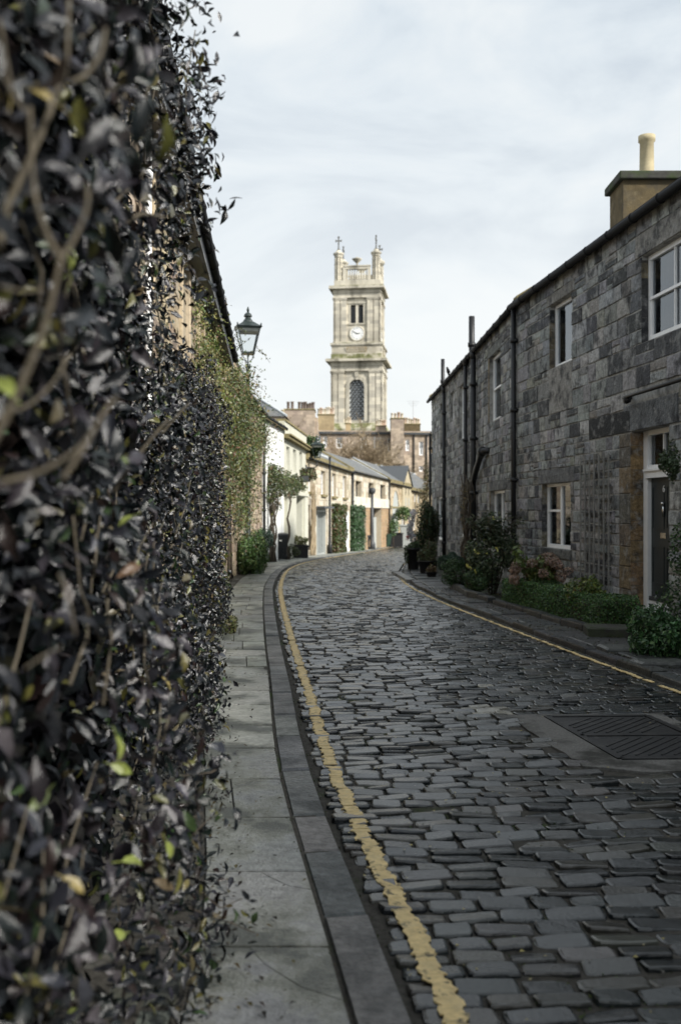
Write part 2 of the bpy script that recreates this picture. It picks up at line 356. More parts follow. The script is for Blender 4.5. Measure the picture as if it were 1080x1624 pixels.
# road bed between the rails (the joint filling)
road = MB(); us = np.arange(0, UMAX, .35)
nc = 14
for u in us:
    for k in range(nc+1):
        p = road_pt(u, k/nc); road.v.append((p[0], p[1], g(p[1])-.004+.006*math.sin(p[0]*9+p[1]*7)*math.sin(p[1]*5))); road.t.append((1, 1, 1))
for i in range(len(us)-1):
    for k in range(nc): a = i*(nc+1)+k; road.f.append((a, a+1, a+nc+2, a+nc+1))
road_o = road.build('road', M['joint'], None, kind='structure')
# access cover footprint (world)
HC = Vector((1.60, 7.72)); hx = Vector((.78, .03)); hy = Vector((.20, -1.32))
def in_hatch(x, y):
    d = Vector((x, y))-HC; det = hx.x*hy.y-hx.y*hy.x
    a = (d.x*hy.y-d.y*hy.x)/det; b = (hx.x*d.y-hx.y*d.x)/det
    w_ = .03*math.sin(y*23)+.03*math.sin(y*9+1)
    return (-.40+w_ < a < 1.22) and (-.09 < b < 1.27-.1*max(0, a-.6)+.02*math.sin(x*20))
DR = G(588, 906)
def in_drain(x, y): return abs(x-DR.x) < .36 and abs(y-DR.y) < .62
def sett(cx, cy, hl, hw, ax, tone, lift, big):
    """rounded worn block; ax = unit vector along its long side"""
    ay = np.array([-ax[1], ax[0]]); z0 = g(cy)
    if big: sh = [(1, .55), (.93, .93), (.5, 1), (0, 1.0), (-.5, 1), (-.93, .93), (-1, .55), (-1, -.55), (-.93, -.93), (-.5, -1), (0, -1.0), (.5, -1), (.93, -.93), (1, -.55)]
    else: sh = [(1, .7), (.9, 1), (-.9, 1), (-1, .7), (-1, -.7), (-.9, -1), (.9, -1), (1, -.7)]
    n = len(sh); jt = [(rnd.uniform(-.06, .06), rnd.uniform(-.09, .09)) for _ in sh]; sk = rnd.uniform(-.08, .08)
    tl, tw = rnd.uniform(-.007, .007), rnd.uniform(-.007, .007); v = []
    for sc_, sw_, z in ((1.03, 1.04, -.045), (1.0, 1.0, .001), (.98, .95, .008), (.90, .82, .0115)):
        for (a, b), (ja, jb) in zip(sh, jt):
            a_ = (a+ja*hw/hl+sk*b*hw/hl)*hl*sc_; b_ = (b+jb)*hw*sw_
            q = ax*a_+ay*b_
            v.append((cx+q[0], cy+q[1], z0+z+lift+tl*a+tw*b+(rnd.uniform(-.0012, .0012) if z > 0 else 0)))
    f = [tuple(range(3*n, 4*n))[::1]]
    for r_ in range(3):
        for k in range(n): f.append((r_*n+k, r_*n+(k+1) % n, (r_+1)*n+(k+1) % n, (r_+1)*n+k))
    return v, f, tone
PALE = [G(775, 1088), G(781, 1130), G(770, 1121)]
setts = []; lines = MB(); lines_r = MB(); u = 1.2; row = 0
def setttone(p):
    c = rnd.choice([(.010, .015, .0175), (.015, .021, .024), (.007, .011, .013), (.027, .029, .028), (.013, .018, .020), (.040, .038, .031)])
    if rnd.random() < .05: c = (.055, .055, .048)
    return rc(c, .25)
while u < UMAX-.5:
    big = u < 45
    st = (.110 if u < 60 else .17)*rnd.uniform(.9, 1.12)
    um = u+st/2; a = rail(LKa, um); b = rail(RKa, um); wd = np.linalg.norm(b-a); ax = (b-a)/wd
    t = .035+rnd.uniform(0, .05); hwid = st/2-.006
    wob = rnd.uniform(-.01, .01)
    while t < wd-.10:
        L_ = rnd.uniform(.145, .26) if u < 60 else rnd.uniform(.2, .34)
        if wd-.06-t-L_ < .14: L_ = wd-.06-t
        c_ = a+ax*(t+L_/2); off = .012*math.sin(t*2.1+row*.35)+wob; c_ = c_+np.array([-ax[1], ax[0]])*off
        if c_[1] > -1.5 and not in_hatch(*c_) and not in_drain(*c_):
            tn = setttone(c_)
            for q in PALE:
                if abs(c_[0]-q.x) < .15 and abs(c_[1]-q.y) < .08: tn = (.26, .25, .21)
            ang = rnd.gauss(0, .028); ax2 = np.array([ax[0]*math.cos(ang)-ax[1]*math.sin(ang), ax[0]*math.sin(ang)+ax[1]*math.cos(ang)])
            setts.append(sett(c_[0], c_[1], L_/2-.006, hwid*rnd.uniform(.9, 1), ax2, tn, rnd.gauss(0, .0035)+(-.008 if rnd.random() < .04 else 0), big))
        t += L_
    # yellow line patches, one or two per row of setts, ragged
    for mb, inset, hw_, side in ((lines, .16, .040, 0), (lines_r, wd-.16, .024, 1)):
        for half in (0, 1):
            if rnd.random() < (.02 if side == 0 else .08): continue
            if side and 31 < u < 31.6: continue
            u0 = u+st*half/2+(.0 if half else .002); u1 = u0+st/2-(.0 if rnd.random() < .8 else .012)
            pts = []
            for uu, sg in ((u0, -1), ((u0+u1)/2, -1), (u1, -1), (u1, 1), ((u0+u1)/2, 1), (u0, 1)):
                A_ = rail(LKa, uu); B_ = rail(RKa, uu); AX = (B_-A_)/np.linalg.norm(B_-A_)
                q = A_+AX*(inset+sg*hw_*rnd.uniform(.62, 1.28)+.008*math.sin(uu*13)); pts.append((q[0], q[1], g(q[1])+.0205+rnd.uniform(0, .0012)))
            lo = [(x, y, z-.006) for x, y, z in pts]
            mb.add(pts+lo, [(0, 5, 4, 1), (1, 4, 3, 2)]+[(i, (i+1) % 6, 6+(i+1) % 6, 6+i) for i in range(6)])
    u += st; row += 1
pieces('sett', road_o, M['sett'], setts, 300, 9, False, 'distant_setts')
lines.build('yellow_line', M['yellow'], road_o); lines_r.build('yellow_line', M['yellow'], road_o)
# grit, fallen leaves on the road
m = MB()
for i in range(420):
    uu = rnd.uniform(4.5, 14)**1.0; p = road_pt(uu, rnd.random()**2*.9+.02); s = rnd.uniform(.004, .012); z = g(p[1])+.014
    a = rnd.uniform(0, 6.28); m.add([(p[0]+math.cos(a+k*2.1)*s*rnd.uniform(.6, 1.3), p[1]+math.sin(a+k*2.1)*s, z+rnd.uniform(0, .005)) for k in range(3)], [(0, 1, 2)], rnd.choice([(.4, .33, .08), (.3, .26, .12), (.16, .15, .13)]))
tag(m.build('fallen_leaf_crumbs', M['leaf'], None), 'tiny yellow leaf crumbs and grit scattered over the dark setts', 'leaf litter', kind='stuff')

# kerb and pavement on the left
KH = .065
def off_rail(A, u, d):
    """point at distance d to the left (d>0) of a rail"""
    a = rail(A, u); b = rail(A, u+.1); t = (b-a)/np.linalg.norm(b-a); return a+np.array([-t[1], t[0]])*d
def slab(quad, z, h, tone, bev=.006, jit=.003, dip=.0):
    """quad: 4 (x,y) ccw; top at ground+z"""
    c = sum((np.array(q) for q in quad))/len(quad); v = []; K = len(quad)
    tl = [rnd.uniform(-dip, dip) for _ in quad]
    for r_, (zz, ins) in enumerate(((z-h, 0), (z-bev, 0), (z, bev*1.3))):
        for q, d in zip(quad, tl):
            q = np.array(q, float); dd = c-q; dd = dd/np.linalg.norm(dd)*ins*1.4
            v.append((q[0]+dd[0], q[1]+dd[1], g(q[1])+zz+d))
    f = [(r_*K+k, r_*K+(k+1) % K, (r_+1)*K+(k+1) % K, (r_+1)*K+k) for r_ in range(2) for k in range(K)]+[tuple(range(2*K, 3*K))]
    return v, f, tone
LWX = [(-5, -.55), (3.3, -.50), (4.1, -.58), (6, -.85), (9, -1.25), (16, -2.0), (24, -2.45), (35, -2.7), (40.6, -2.29), (49, -1.68), (68, .85), (88, 4.35), (97, 6.2), (120, 12)]
def lwx(y): return float(np.interp(y, [a for a, b in LWX], [b for a, b in LWX]))
def rail_at_y(A, y): return float(np.interp(y, A[:, 1], cum))
pave = MB()
for i, uu in enumerate(np.arange(0, UMAX, .5)):
    a = off_rail(LKa, uu, .05); xl = min(lwx(a[1])-.6, a[0]-1.0)
    pave.v += [(a[0], a[1], g(a[1])+KH-.014), (xl, a[1], g(a[1])+KH-.014)]; pave.t += [(1, 1, 1)]*2
    if i: k = i*2; pave.f.append((k-2, k, k+1, k-1))
pave_o = pave.build('left_pavement', M['joint'], None, kind='structure')
kl = []; u = 1.5; kinds = [.62, .95, .75, .55, .9, .7]
while u < UMAX-2:
    L_ = rnd.uniform(.55, 1.0) if u < 60 else 1.6
    a, b = off_rail(LKa, u+.006, 0), off_rail(LKa, u+L_-.006, 0); c, d = off_rail(LKa, u+L_-.006, .165), off_rail(LKa, u+.006, .165)
    kl.append(slab([a, b, c, d], KH+rnd.uniform(-.008, .008), .16, rc(rnd.choice([(.085, .092, .098), (.10, .105, .11), (.12, .12, .115)]), .15), .012, dip=.003)); u += L_
pieces('kerbstone', pave_o, M['kerb'], kl, 300, 6)
fl = []; u = rail_at_y(LKa, 1.4)
joints = [1.4, 2.1, 2.85, 3.53, 4.27, 5.03, 5.75, 6.5, 7.2, 7.95, 8.6, 9.3, 9.75]
def flag_row(y0, y1, two, crack=None):
    u0, u1 = rail_at_y(LKa, y0), rail_at_y(LKa, y1)
    a, b = off_rail(LKa, u0, .187), off_rail(LKa, u1, .187)
    xa, xb = lwx(y0)+.03, lwx(y1)+.03; ga, gb = .006, .006
    def q(t0, t1, ya, yb, k=.009):
        def pt(t, yy, s): return (a[0]+(xa-a[0])*t + ((b[0]+(xb-b[0])*t)-(a[0]+(xa-a[0])*t))*s, yy)
        return [pt(t0, ya+k, 0), pt(t0, yb-k, 1), pt(t1, yb-k, 1), pt(t1, ya+k, 0)]
    tn = lambda: rc(rnd.choice([(.30, .31, .28), (.25, .26, .255), (.35, .36, .32), (.21, .22, .22)]), .12)
    if crack:
        Q = q(0, 1, y0, y1); A_, B_, C_, D_ = [Vector(z) for z in Q]      # A near kerb/near, B near kerb/far, C wall/far, D wall/near
        def uv(u_, v_): return tuple(A_.lerp(D_, u_).lerp(B_.lerp(C_, u_), v_))
        e_ = .0035; up = [uv(a, b+e_) for a, b in crack]; dn = [uv(a, b-e_) for a, b in crack]; t_ = tn()
        fl.append(slab([uv(0, 0)]+dn+([uv(1, 0)] if crack[-1][0] > .99 else [uv(1, 1), uv(1, 0)]), KH-.004, .08, t_, .002, dip=0)); fl[-1] = (fl[-1][0], [tuple(reversed(z)) for z in fl[-1][1]], t_)
        fl.append(slab([uv(0, 1)]+up+([uv(1, 1)] if crack[-1][0] > .99 else []), KH-.0045, .08, t_, .002, dip=0)); return
    if two:
        s = rnd.uniform(.3, .7); fl.append(slab(q(.0, s-.008, y0, y1), KH-.004, .08, tn(), .004, dip=.003)); fl.append(slab(q(s+.008, 1, y0, y1), KH-.004, .08, tn(), .004, dip=.003))
    else: fl.append(slab(q(0, 1, y0, y1), KH-.004, .08, tn(), .004, dip=.003))
for y0, y1 in zip(joints, joints[1:]): flag_row(y0, y1, y0 in (5.03,), {2.85: [(0, .42), (.25, .55), (.5, .8), (.62, 1)], 3.53: [(0, .72), (.2, .78), (.38, .92), (.45, 1)]}.get(y0))
y = 9.95
while y < 110:
    L_ = rnd.uniform(.45, .8) if y < 35 else rnd.uniform(.9, 1.5); flag_row(y, y+L_, rnd.random() < .6); y += L_
pieces('flagstone', pave_o, M['flag'], fl, 300, 6)
# channel stone across the pavement
a, b = off_rail(LKa, rail_at_y(LKa, 9.77), .215), off_rail(LKa, rail_at_y(LKa, 9.93), .215)
ch = MB(); ch.add(*slab([(a[0], 9.76), (b[0], 9.94), (lwx(9.93), 9.94), (lwx(9.77), 9.76)], KH-.012, .08, (.30, .30, .27), .004)); ch.build('drain_channel', M['flag'], pave_o)
# edging strip and small setts between flags and hedge
es = []; y = 1.5
while y < 34:
    L_ = rnd.uniform(.12, .3)
    for k in range(3 if y < 9 else 1):
        x0, x1 = lwx(y)-.015-k*.12, lwx(y)-.125-k*.12
        es.append(slab([(x0, y), (x0+(lwx(y+L_)-lwx(y)), y+L_-.015), (x1+(lwx(y+L_)-lwx(y)), y+L_-.015), (x1, y)], KH-.015+rnd.uniform(-.01, .01), .07, rc((.08, .08, .07), .3), .008))
    y += L_
pieces('edging_sett', pave_o, M['kerb'], es, 60, 12, stuff='edging_setts')
# moss tufts in kerb joints
ps = []
for i in range(2600):
    uu = rnd.uniform(3, 26); d = rnd.choice([.19, .19, -.02, .2]); p = off_rail(LKa, uu, d+rnd.gauss(0, .012)); ps.append((p[0], p[1], g(p[1])+(KH-.008 if d > 0 else .004)))
ps = np.array(ps); scatter('joint_moss', pave_o, M['leaf'], ps, np.tile([0, 0, 1.], (len(ps), 1)), nr.uniform(.006, .018, len(ps)), tones(len(ps), [(.045, .06, .015), (.06, .055, .035), (.03, .04, .01)]), jitter=.8)
ps = []
for i in range(22000):
    p = road_pt(rnd.uniform(5, 16), rnd.uniform(.05, 1)); 
    if noise.noise(Vector((p[0]*1.3, p[1]*1.3, 3))) > .05: ps.append((p[0], p[1], g(p[1])-.004+rnd.uniform(0, .009)))
ps = np.array(ps); scatter('joint_moss', road_o, M['leaf'], ps, np.tile([0, 0, 1.], (len(ps), 1)), nr.uniform(.006, .016, len(ps)), tones(len(ps), [(.05, .09, .012), (.07, .10, .02), (.03, .045, .01)]), jitter=.8)

# ------------------------------------------------------------------ right pavement
rp = MB(); RWX = [(-5, 6.5), (6, 5.3), (13.26, 4.45), (20.8, 3.62), (26.6, 3.55), (38, 3.40)]
def rwx(y): return float(np.interp(y, [a for a, b in RWX], [b for a, b in RWX]))
for i, y in enumerate(np.arange(-3, 40, .5)):
    uu = rail_at_y(RKa, y); a = rail(RKa, uu)
    rp.v += [(a[0]+.02, a[1], g(y)+.0), (max(rwx(y)+.2, a[0]+.4), y, g(y)+.03)]; rp.t += [(1, 1, 1)]*2
    if i: k = i*2; rp.f.append((k-2, k-1, k+1, k))
rp_o = rp.build('right_pavement', M['soil'], None, kind='structure')
kl = []; u = rail_at_y(RKa, 3)
while u < rail_at_y(RKa, 39):
    L_ = rnd.uniform(.6, 1.1)
    q = [off_rail(RKa, uu, d) for uu, d in ((u+.01, 0), (u+.01, -.17), (u+L_-.01, -.17), (u+L_-.01, 0))]
    kl.append(slab(q, .06+rnd.uniform(-.012, .012), .15, rc((.05, .053, .055), .3), .015, dip=.006)); u += L_
pieces('kerbstone', rp_o, M['kerb'], kl, 300, 8)
fl = []; y = 5
while y < 37:
    L_ = rnd.uniform(.5, .95); x0 = rail(RKa, rail_at_y(RKa, y))[0]+.2; x1 = min(x0+rnd.uniform(.62, .75), rwx(y)-.1); dx = rail(RKa, rail_at_y(RKa, y+L_))[0]+.2-x0
    fl.append(slab([(x0, y+.01), (x1, y+.01), (x1+dx, y+L_-.01), (x0+dx, y+L_-.01)], .055+rnd.uniform(-.012, .012), .1, rc((.045, .048, .046), .3), .012, dip=.008)); y += L_
pieces('flagstone', rp_o, M['kerb'], fl, 100, 8)

# ------------------------------------------------------------------ walls
class Wall:
    def __init__(s, pts, face):
        s.p = [Vector(p) for p in pts]; s.c = [0]
        for a, b in zip(s.p, s.p[1:]): s.c.append(s.c[-1]+(b-a).length)
        s.L = s.c[-1]; s.face = face     # face=+1: outward is to the left of travel direction
        s.n = []
        for a, b in zip(s.p, s.p[1:]): d = (b-a).normalized(); s.n.append(Vector((-d.y, d.x))*face)
    def seg(s, t):
        i = 0
        while i < len(s.p)-2 and t > s.c[i+1]: i += 1
        return i
    def xy(s, t):
        i = s.seg(t); return s.p[i]+(s.p[i+1]-s.p[i])*((t-s.c[i])/(s.c[i+1]-s.c[i]))
    def nn(s, t):
        i = s.seg(t); n_ = s.n[i].copy()
        for j in (i, i+1):
            if 0 < j < len(s.p)-1 and abs(t-s.c[j]) < .25: n_ = (s.n[j-1]+s.n[j]).normalized()
        return n_
    def P(s, t, z, d=0):
        a = s.xy(t)+s.nn(t)*d; return Vector((a.x, a.y, z))
    def hit(s, px):
        k = (px-CX)/F; best = None
        for i, (a, b) in enumerate(zip(s.p, s.p[1:])):
            fa, fb = a.x-k*a.y, b.x-k*b.y
            if fa*fb <= 0 and fa != fb: return s.c[i]+(s.c[i+1]-s.c[i])*fa/(fa-fb)
        return None
    def z(s, px, py): return Z(py, s.xy(s.hit(px)).y)
    def rect(s, x0, x1, yt, yb):
        a, b = s.hit(x0), s.hit(x1); m_ = (x0+x1)/2; return min(a, b), max(a, b), s.z(m_, yb), s.z(m_, yt)
    def box(s, mb, s0, s1, z0, z1, d0, d1, tone=None):
        cuts = [s0]+[c for c in s.c if s0+1e-3 < c < s1-1e-3]+[s1]
        for a, b in zip(cuts, cuts[1:]):
            v = [s.P(t, z, d) for z in (z0, z1) for t, d in ((a, d0), (b, d0), (b, d1), (a, d1))]
            f = [(3, 2, 1, 0), (4, 5, 6, 7), (0, 1, 5, 4), (1, 2, 6, 5), (2, 3, 7, 6), (3, 0, 4, 7)]
            if s.face < 0: f = [q[::-1] for q in f]
            mb.add(v, f, tone)
def backing(wl, s0, s1, z0, z1, ops, deep=.45):
    m = MB(); es_ = {s0, s1}; ez = {z0, z1}
    for o in ops: es_ |= {o[0], o[1]}; ez |= {o[2], o[3]}
    es_ |= {c for c in wl.c if s0 < c < s1}; es_ = sorted(x for x in es_ if s0 <= x <= s1); ez = sorted(x for x in ez if z0 <= x <= z1)
    for a, b in zip(es_, es_[1:]):
        for c, d in zip(ez, ez[1:]):
            if any(o[0]-1e-4 < (a+b)/2 < o[1]+1e-4 and o[2]-1e-4 < (c+d)/2 < o[3]+1e-4 for o in ops): continue
            m.add([wl.P(a, c), wl.P(b, c), wl.P(b, d), wl.P(a, d)], [(0, 1, 2, 3)])
    for o in ops:
        a, b, c, d = o[:4]; q = [(a, c), (b, c), (b, d), (a, d)]
        for k in range(4):
            (t0, y0), (t1, y1) = q[k], q[(k+1) % 4]; m.add([wl.P(t0, y0), wl.P(t1, y1), wl.P(t1, y1, -deep), wl.P(t0, y0, -deep)], [(0, 1, 2, 3)])
    return m
def block(wl, a, b, c, d, dep, tone, jit=.006, ins=.008):
    """a dressed stone on the wall face: a..b along, c..d up; the face is a slightly uneven 3 x 2 patch"""
    cn = [(a, c), (b, c), (b, d), (a, d)]; J = [(rnd.uniform(-jit, jit), rnd.uniform(-jit, jit)) for _ in cn]; v = []
    rough = .0035 if wl.face < 0 else .008
    def pt(u_, w_, dd, i_):
        lo = ((a+i_+J[0][0])*(1-u_)+(b-i_+J[1][0])*u_, (c+i_+J[0][1])*(1-u_)+(c+i_+J[1][1])*u_); hi = ((a+i_+J[3][0])*(1-u_)+(b-i_+J[2][0])*u_, (d-i_+J[3][1])*(1-u_)+(d-i_+J[2][1])*u_)
        return wl.P(lo[0]*(1-w_)+hi[0]*w_, lo[1]*(1-w_)+hi[1]*w_, dd)
    rim = [(0, 0), (1/3, 0), (2/3, 0), (1, 0), (1, .5), (1, 1), (2/3, 1), (1/3, 1), (0, 1), (0, .5)]; K = len(rim)
    for dd, i_ in ((-.02, 0), (dep-ins*.8, 0), (dep, ins)):
        for u_, w_ in rim: v.append(pt(u_, w_, dd+(rnd.uniform(-rough, rough)*.6 if i_ else 0), i_+(rnd.uniform(0, .005) if 0 < u_ < 1 or w_ == .5 else 0)))
    v += [pt(1/3+rnd.uniform(-.08, .08), .5+rnd.uniform(-.1, .1), dep+rnd.uniform(-.2, 1)*rough, ins), pt(2/3+rnd.uniform(-.08, .08), .5+rnd.uniform(-.1, .1), dep+rnd.uniform(-.2, 1)*rough, ins)]
    f = [(r_*K+k, r_*K+(k+1) % K, (r_+1)*K+(k+1) % K, (r_+1)*K+k) for r_ in range(2) for k in range(K)]
    o_ = 2*K; m1, m2 = 3*K, 3*K+1
    f += [(o_, o_+1, m1, o_+9), (o_+1, o_+2, m2, m1), (o_+2, o_+3, o_+4, m2), (o_+9, m1, o_+7, o_+8), (m1, m2, o_+6, o_+7), (m2, o_+4, o_+5, o_+6)]
    return v, f, tone
def lay(wl, s0, s1, z0, z1, ops, hr, wr, tonef, dep=.014, gap=.008, split=.18, jit=.006):
    zs = sorted({z0, z1} | {z for o in ops for z in o[2:4] if z0+.08 < z < z1-.08}); cz = [zs[0]]
    for z in zs[1:]:
        if z-cz[-1] > .07: cz.append(z)
    cz[-1] = z1; cs = []
    for a, b in zip(cz, cz[1:]):
        n = max(1, round((b-a)/rnd.uniform(*hr))); w_ = [rnd.uniform(.75, 1.3) for _ in range(n)]; t = a; S = sum(w_)
        for q in w_: cs.append((t, t+(b-a)*q/S)); t += (b-a)*q/S
    out_ = []
    for c, d in cs:
        iv = [(s0, s1)]
        for o in ops:
            if min(d, o[3])-max(c, o[2]) > .03:
                nv = []
                for a, b in iv:
                    if o[1] <= a or o[0] >= b: nv.append((a, b)); continue
                    if o[0] > a: nv.append((a, o[0]))
                    if o[1] < b: nv.append((o[1], b))
                iv = nv
        for a, b in iv:
            if b-a < .05: continue
            t = a
            while t < b-1e-3:
                L_ = rnd.uniform(*wr)*(.75+.5*(d-c)/hr[1])
                if b-t-L_ < wr[0]*.7: L_ = b-t
                if rnd.random() < split and d-c > .15:
                    h_ = (c+d)/2+rnd.uniform(-.02, .02)
                    for c2, d2 in ((c, h_), (h_, d)): out_.append(block(wl, t+gap/2, t+L_-gap/2, c2+gap/2, d2-gap/2, dep*rnd.uniform(.4, 1.7), tonef(t+L_/2, (c2+d2)/2), jit))
                else: out_.append(block(wl, t+gap/2, t+L_-gap/2, c+gap/2, d-gap/2, dep*rnd.uniform(.4, 1.7), tonef(t+L_/2, (c+d)/2), jit))
                t += L_
    return out_
def window(house, wl, r_, rec=.13, style='sash', frame='white', back='curtain', fw=.055, label=None, inner=.5):
    a, b, c, d = r_; m = MB(); W = wl.box; D0, D1 = -rec-.06, -rec
    W(m, a, a+fw, c, d, D0, D1); W(m, b-fw, b, c, d, D0, D1); W(m, a+fw, b-fw, c, c+fw*1.2, D0, D1+.015); W(m, a+fw, b-fw, d-fw, d, D0, D1)
    mid = (a+b)/2; zm = (c+d)/2
    if style in ('sash', 'sash4'):
        W(m, a+fw, b-fw, zm-.02, zm+.02, D0, D1+.008)
        W(m, a+fw, a+fw*1.6, c+fw, zm, D0, D1-.01); W(m, b-fw*1.6, b-fw, c+fw, zm, D0, D1-.01)
    if style == 'sash4': W(m, mid-.012, mid+.012, c+fw, d-fw, D0+.02, D1-.008)
    if style == 'case': W(m, mid-.03, mid+.03, c+fw, d-fw, D0, D1-.004); W(m, mid+.03, b-fw, d-.42*(d-c)-.02, d-.42*(d-c)+.02, D0, D1-.006)
    if style == 'single': pass
    if style == 'cross': W(m, mid-.02, mid+.02, c+fw, d-fw, D0, D1-.004); W(m, a+fw, b-fw, zm-.02, zm+.02, D0+.01, D1-.006)
    wo = m.build('window', M[frame], house)
    if label: wo['label'] = label
    q = MB(); W(q, a+fw*.6, b-fw*.6, c+fw*.6, d-fw*.6, -rec-.045, -rec-.040); q.build('pane', M['pane'], wo)
    if back in M and back in ('curtain', 'blind'):
        q = MB(); n = 14; cols = []
        for i in range(n+1):
            t = a+.02+(b-a-.04)*i/n; dd = -rec-.12+.018*math.sin(i*1.9)
            if back == 'blind': dd = -rec-.10
            cols.append((t, dd))
        skip = rnd.choice([0, 0, 1])
        for i in range(n):
            if back == 'curtain' and 5 <= i < 9 and skip: continue
            (t0, d0), (t1, d1) = cols[i], cols[i+1]; q.add([wl.P(t0, c, d0), wl.P(t1, c, d1), wl.P(t1, d, d1), wl.P(t0, d, d0)], [(0, 1, 2, 3)])
        q.build('curtain', M[back], wo)
    q = MB(); q.add([wl.P(a-.02, c-.02, -inner+.06), wl.P(b+.02, c-.02, -inner+.06), wl.P(b+.02, d+.02, -inner+.06), wl.P(a-.02, d+.02, -inner+.06)], [(0, 1, 2, 3)]); q.build('room_back', M['room'], wo)
    return wo
def gutter(house, wl, s0, s1, z, d=.1, r=.055, mt='iron'):
    m = MB(); n = max(2, int((s1-s0)/.9)); pts = [wl.P(s0+(s1-s0)*i/n, z, d) for i in range(n+1)]; m.tube(pts, r, 8)
    for i in range(n):
        p, q = wl.P(s0+(s1-s0)*i/n, z, d), wl.P(s0+(s1-s0)*i/n+.03, z, d); m.tube([p, q], r*1.25, 8)
    return m.build('gutter', M['gutter'], house, True)
def pipe(house, wl, s, z0, z1, d=.07, r=.045, mt='iron', top='plain', collars=4):
    m = MB(); m.tube([wl.P(s, z0, d), wl.P(s, z1, d)], r, 10)
    for i in range(collars):
        z = z0+(z1-z0)*(i+.5)/collars; m.tube([wl.P(s, z, d), wl.P(s, z+.09, d)], r*1.35, 10); wl.box(m, s-.08, s+.08, z+.02, z+.06, -.0, d)
    if top == 'vent':
        m.tube([wl.P(s, z1, d), wl.P(s, z1+.12, d+.02), wl.P(s+.14, z1+.24, d+.02), wl.P(s+.16, z1+.34, d+.02), wl.P(s+.16, z1+1.15, d+.02)], r*1.05, 10)
        m.tube([wl.P(s+.16, z1+.34, d+.02), wl.P(s+.16, z1+.45, d+.02)], r*1.4, 10)
    if top == 'hopper': m.lathe([(r, 0), (r*1.7, .12), (r*1.7, .17)], wl.P(s, z1-.1, d), 10)
    return m.build('downpipe', M[mt], house, True)
def body(house, wl, s0, s1, z0, ze, depth, rise, over=.12, ends=True, name_wall='rear_wall', mw='dmortar', mr_='slate', under=0):
    """side and rear walls, and the two-pitched slate roof"""
    m = MB(); cuts = [s0]+[c for c in wl.c if s0 < c < s1]+[s1]; hd = depth/2
    for t, fl_ in ((s0, 0), (s1, 1)):
        q = [wl.P(t, z0, -.001), wl.P(t, z0, -depth), wl.P(t, ze, -depth), wl.P(t, ze+rise, -hd), wl.P(t, ze, -.001)]; m.add(q, [(0, 1, 2, 3, 4) if fl_ else (4, 3, 2, 1, 0)])
    for a, b in zip(cuts, cuts[1:]): m.add([wl.P(b, z0, -depth), wl.P(a, z0, -depth), wl.P(a, ze, -depth), wl.P(b, ze, -depth)], [(0, 1, 2, 3)])
    m.build(name_wall, M[mw], house)
    r_ = MB(); k = rise/hd
    for a, b in zip(cuts, cuts[1:]):
        e0 = over
        top = [wl.P(a, ze+.08-k*e0, e0), wl.P(b, ze+.08-k*e0, e0), wl.P(b, ze+.08+rise, -hd), wl.P(a, ze+.08+rise, -hd), wl.P(b, ze+.08-k*e0, -depth-e0), wl.P(a, ze+.08-k*e0, -depth-e0)]
        r_.add(top+[p-Vector((0, 0, .08)) for p in top], [(0, 1, 2, 3), (3, 2, 4, 5), (6, 9, 8, 7), (9, 11, 10, 8), (0, 6, 7, 1), (4, 10, 11, 5), (1, 7, 8, 2), (2, 8, 10, 4), (0, 3, 9, 6), (3, 5, 11, 9)])
    return r_.build('roof', M[mr_], house)
def skew(house, wl, s, ze, depth, rise, w_=.3, h=.1, front=.1, mt='coping', lift=.1):
    m = MB(); hd = depth/2; k = rise/hd; v = []
    for t in (s-w_/2, s+w_/2):
        for zz in (0, h): v += [wl.P(t, ze+lift-k*front+zz, front), wl.P(t, ze+lift+rise+zz, -hd), wl.P(t, ze+lift+zz, -depth)]
    m.add(v, [(0, 1, 4, 3), (1, 2, 5, 4), (6, 9, 10, 7), (7, 10, 11, 8), (3, 4, 10, 9), (4, 5, 11, 10), (0, 3, 9, 6), (2, 8, 11, 5), (0, 6, 7, 1), (1, 7, 8, 2)])
    return m.build('skew_coping', M[mt], house)
def chimney(house, c, sx_, sy_, z0, z1, pots, mw='tan', rz=0, cap=True, poth=.55, potr=.12, tn=((.42, .33, .22),), pot_area=None, name='chimney'):
    Mx = Matrix.Translation((c[0], c[1], 0)) @ Matrix.Rotation(rz, 4, 'Z')
    m = MB(); m.box(-sx_/2, sx_/2, -sy_/2, sy_/2, z0, z1, Mx)
    co = m.build(name, M[mw], house)
    if cap: m = MB(); m.box(-sx_/2-.08, sx_/2+.08, -sy_/2-.08, sy_/2+.08, z1, z1+.14, Mx); m.build('chimney_cap', M['coping'], co, bevel=.02)
    n = pots; z = z1+(.14 if cap else 0); k = 0
    for i in range(n):
        x = -sx_/2+(i+.5)*sx_/n if pot_area is None else pot_area[i]
        h = poth*rnd.uniform(.85, 1.15); t = rc(rnd.choice(tn), .12)
        m = MB(); m.lathe([(potr*1.15, 0), (potr*1.1, .06), (potr*.95, .1), (potr*.9, h*.85), (potr*1.1, h*.88), (potr*1.1, h), (potr*.8, h), (potr*.78, h-.12)], (x, 0, z), 12, Mx, tone=t)
        m.build('chimney_pot', M['pot'], co, True)
    return co
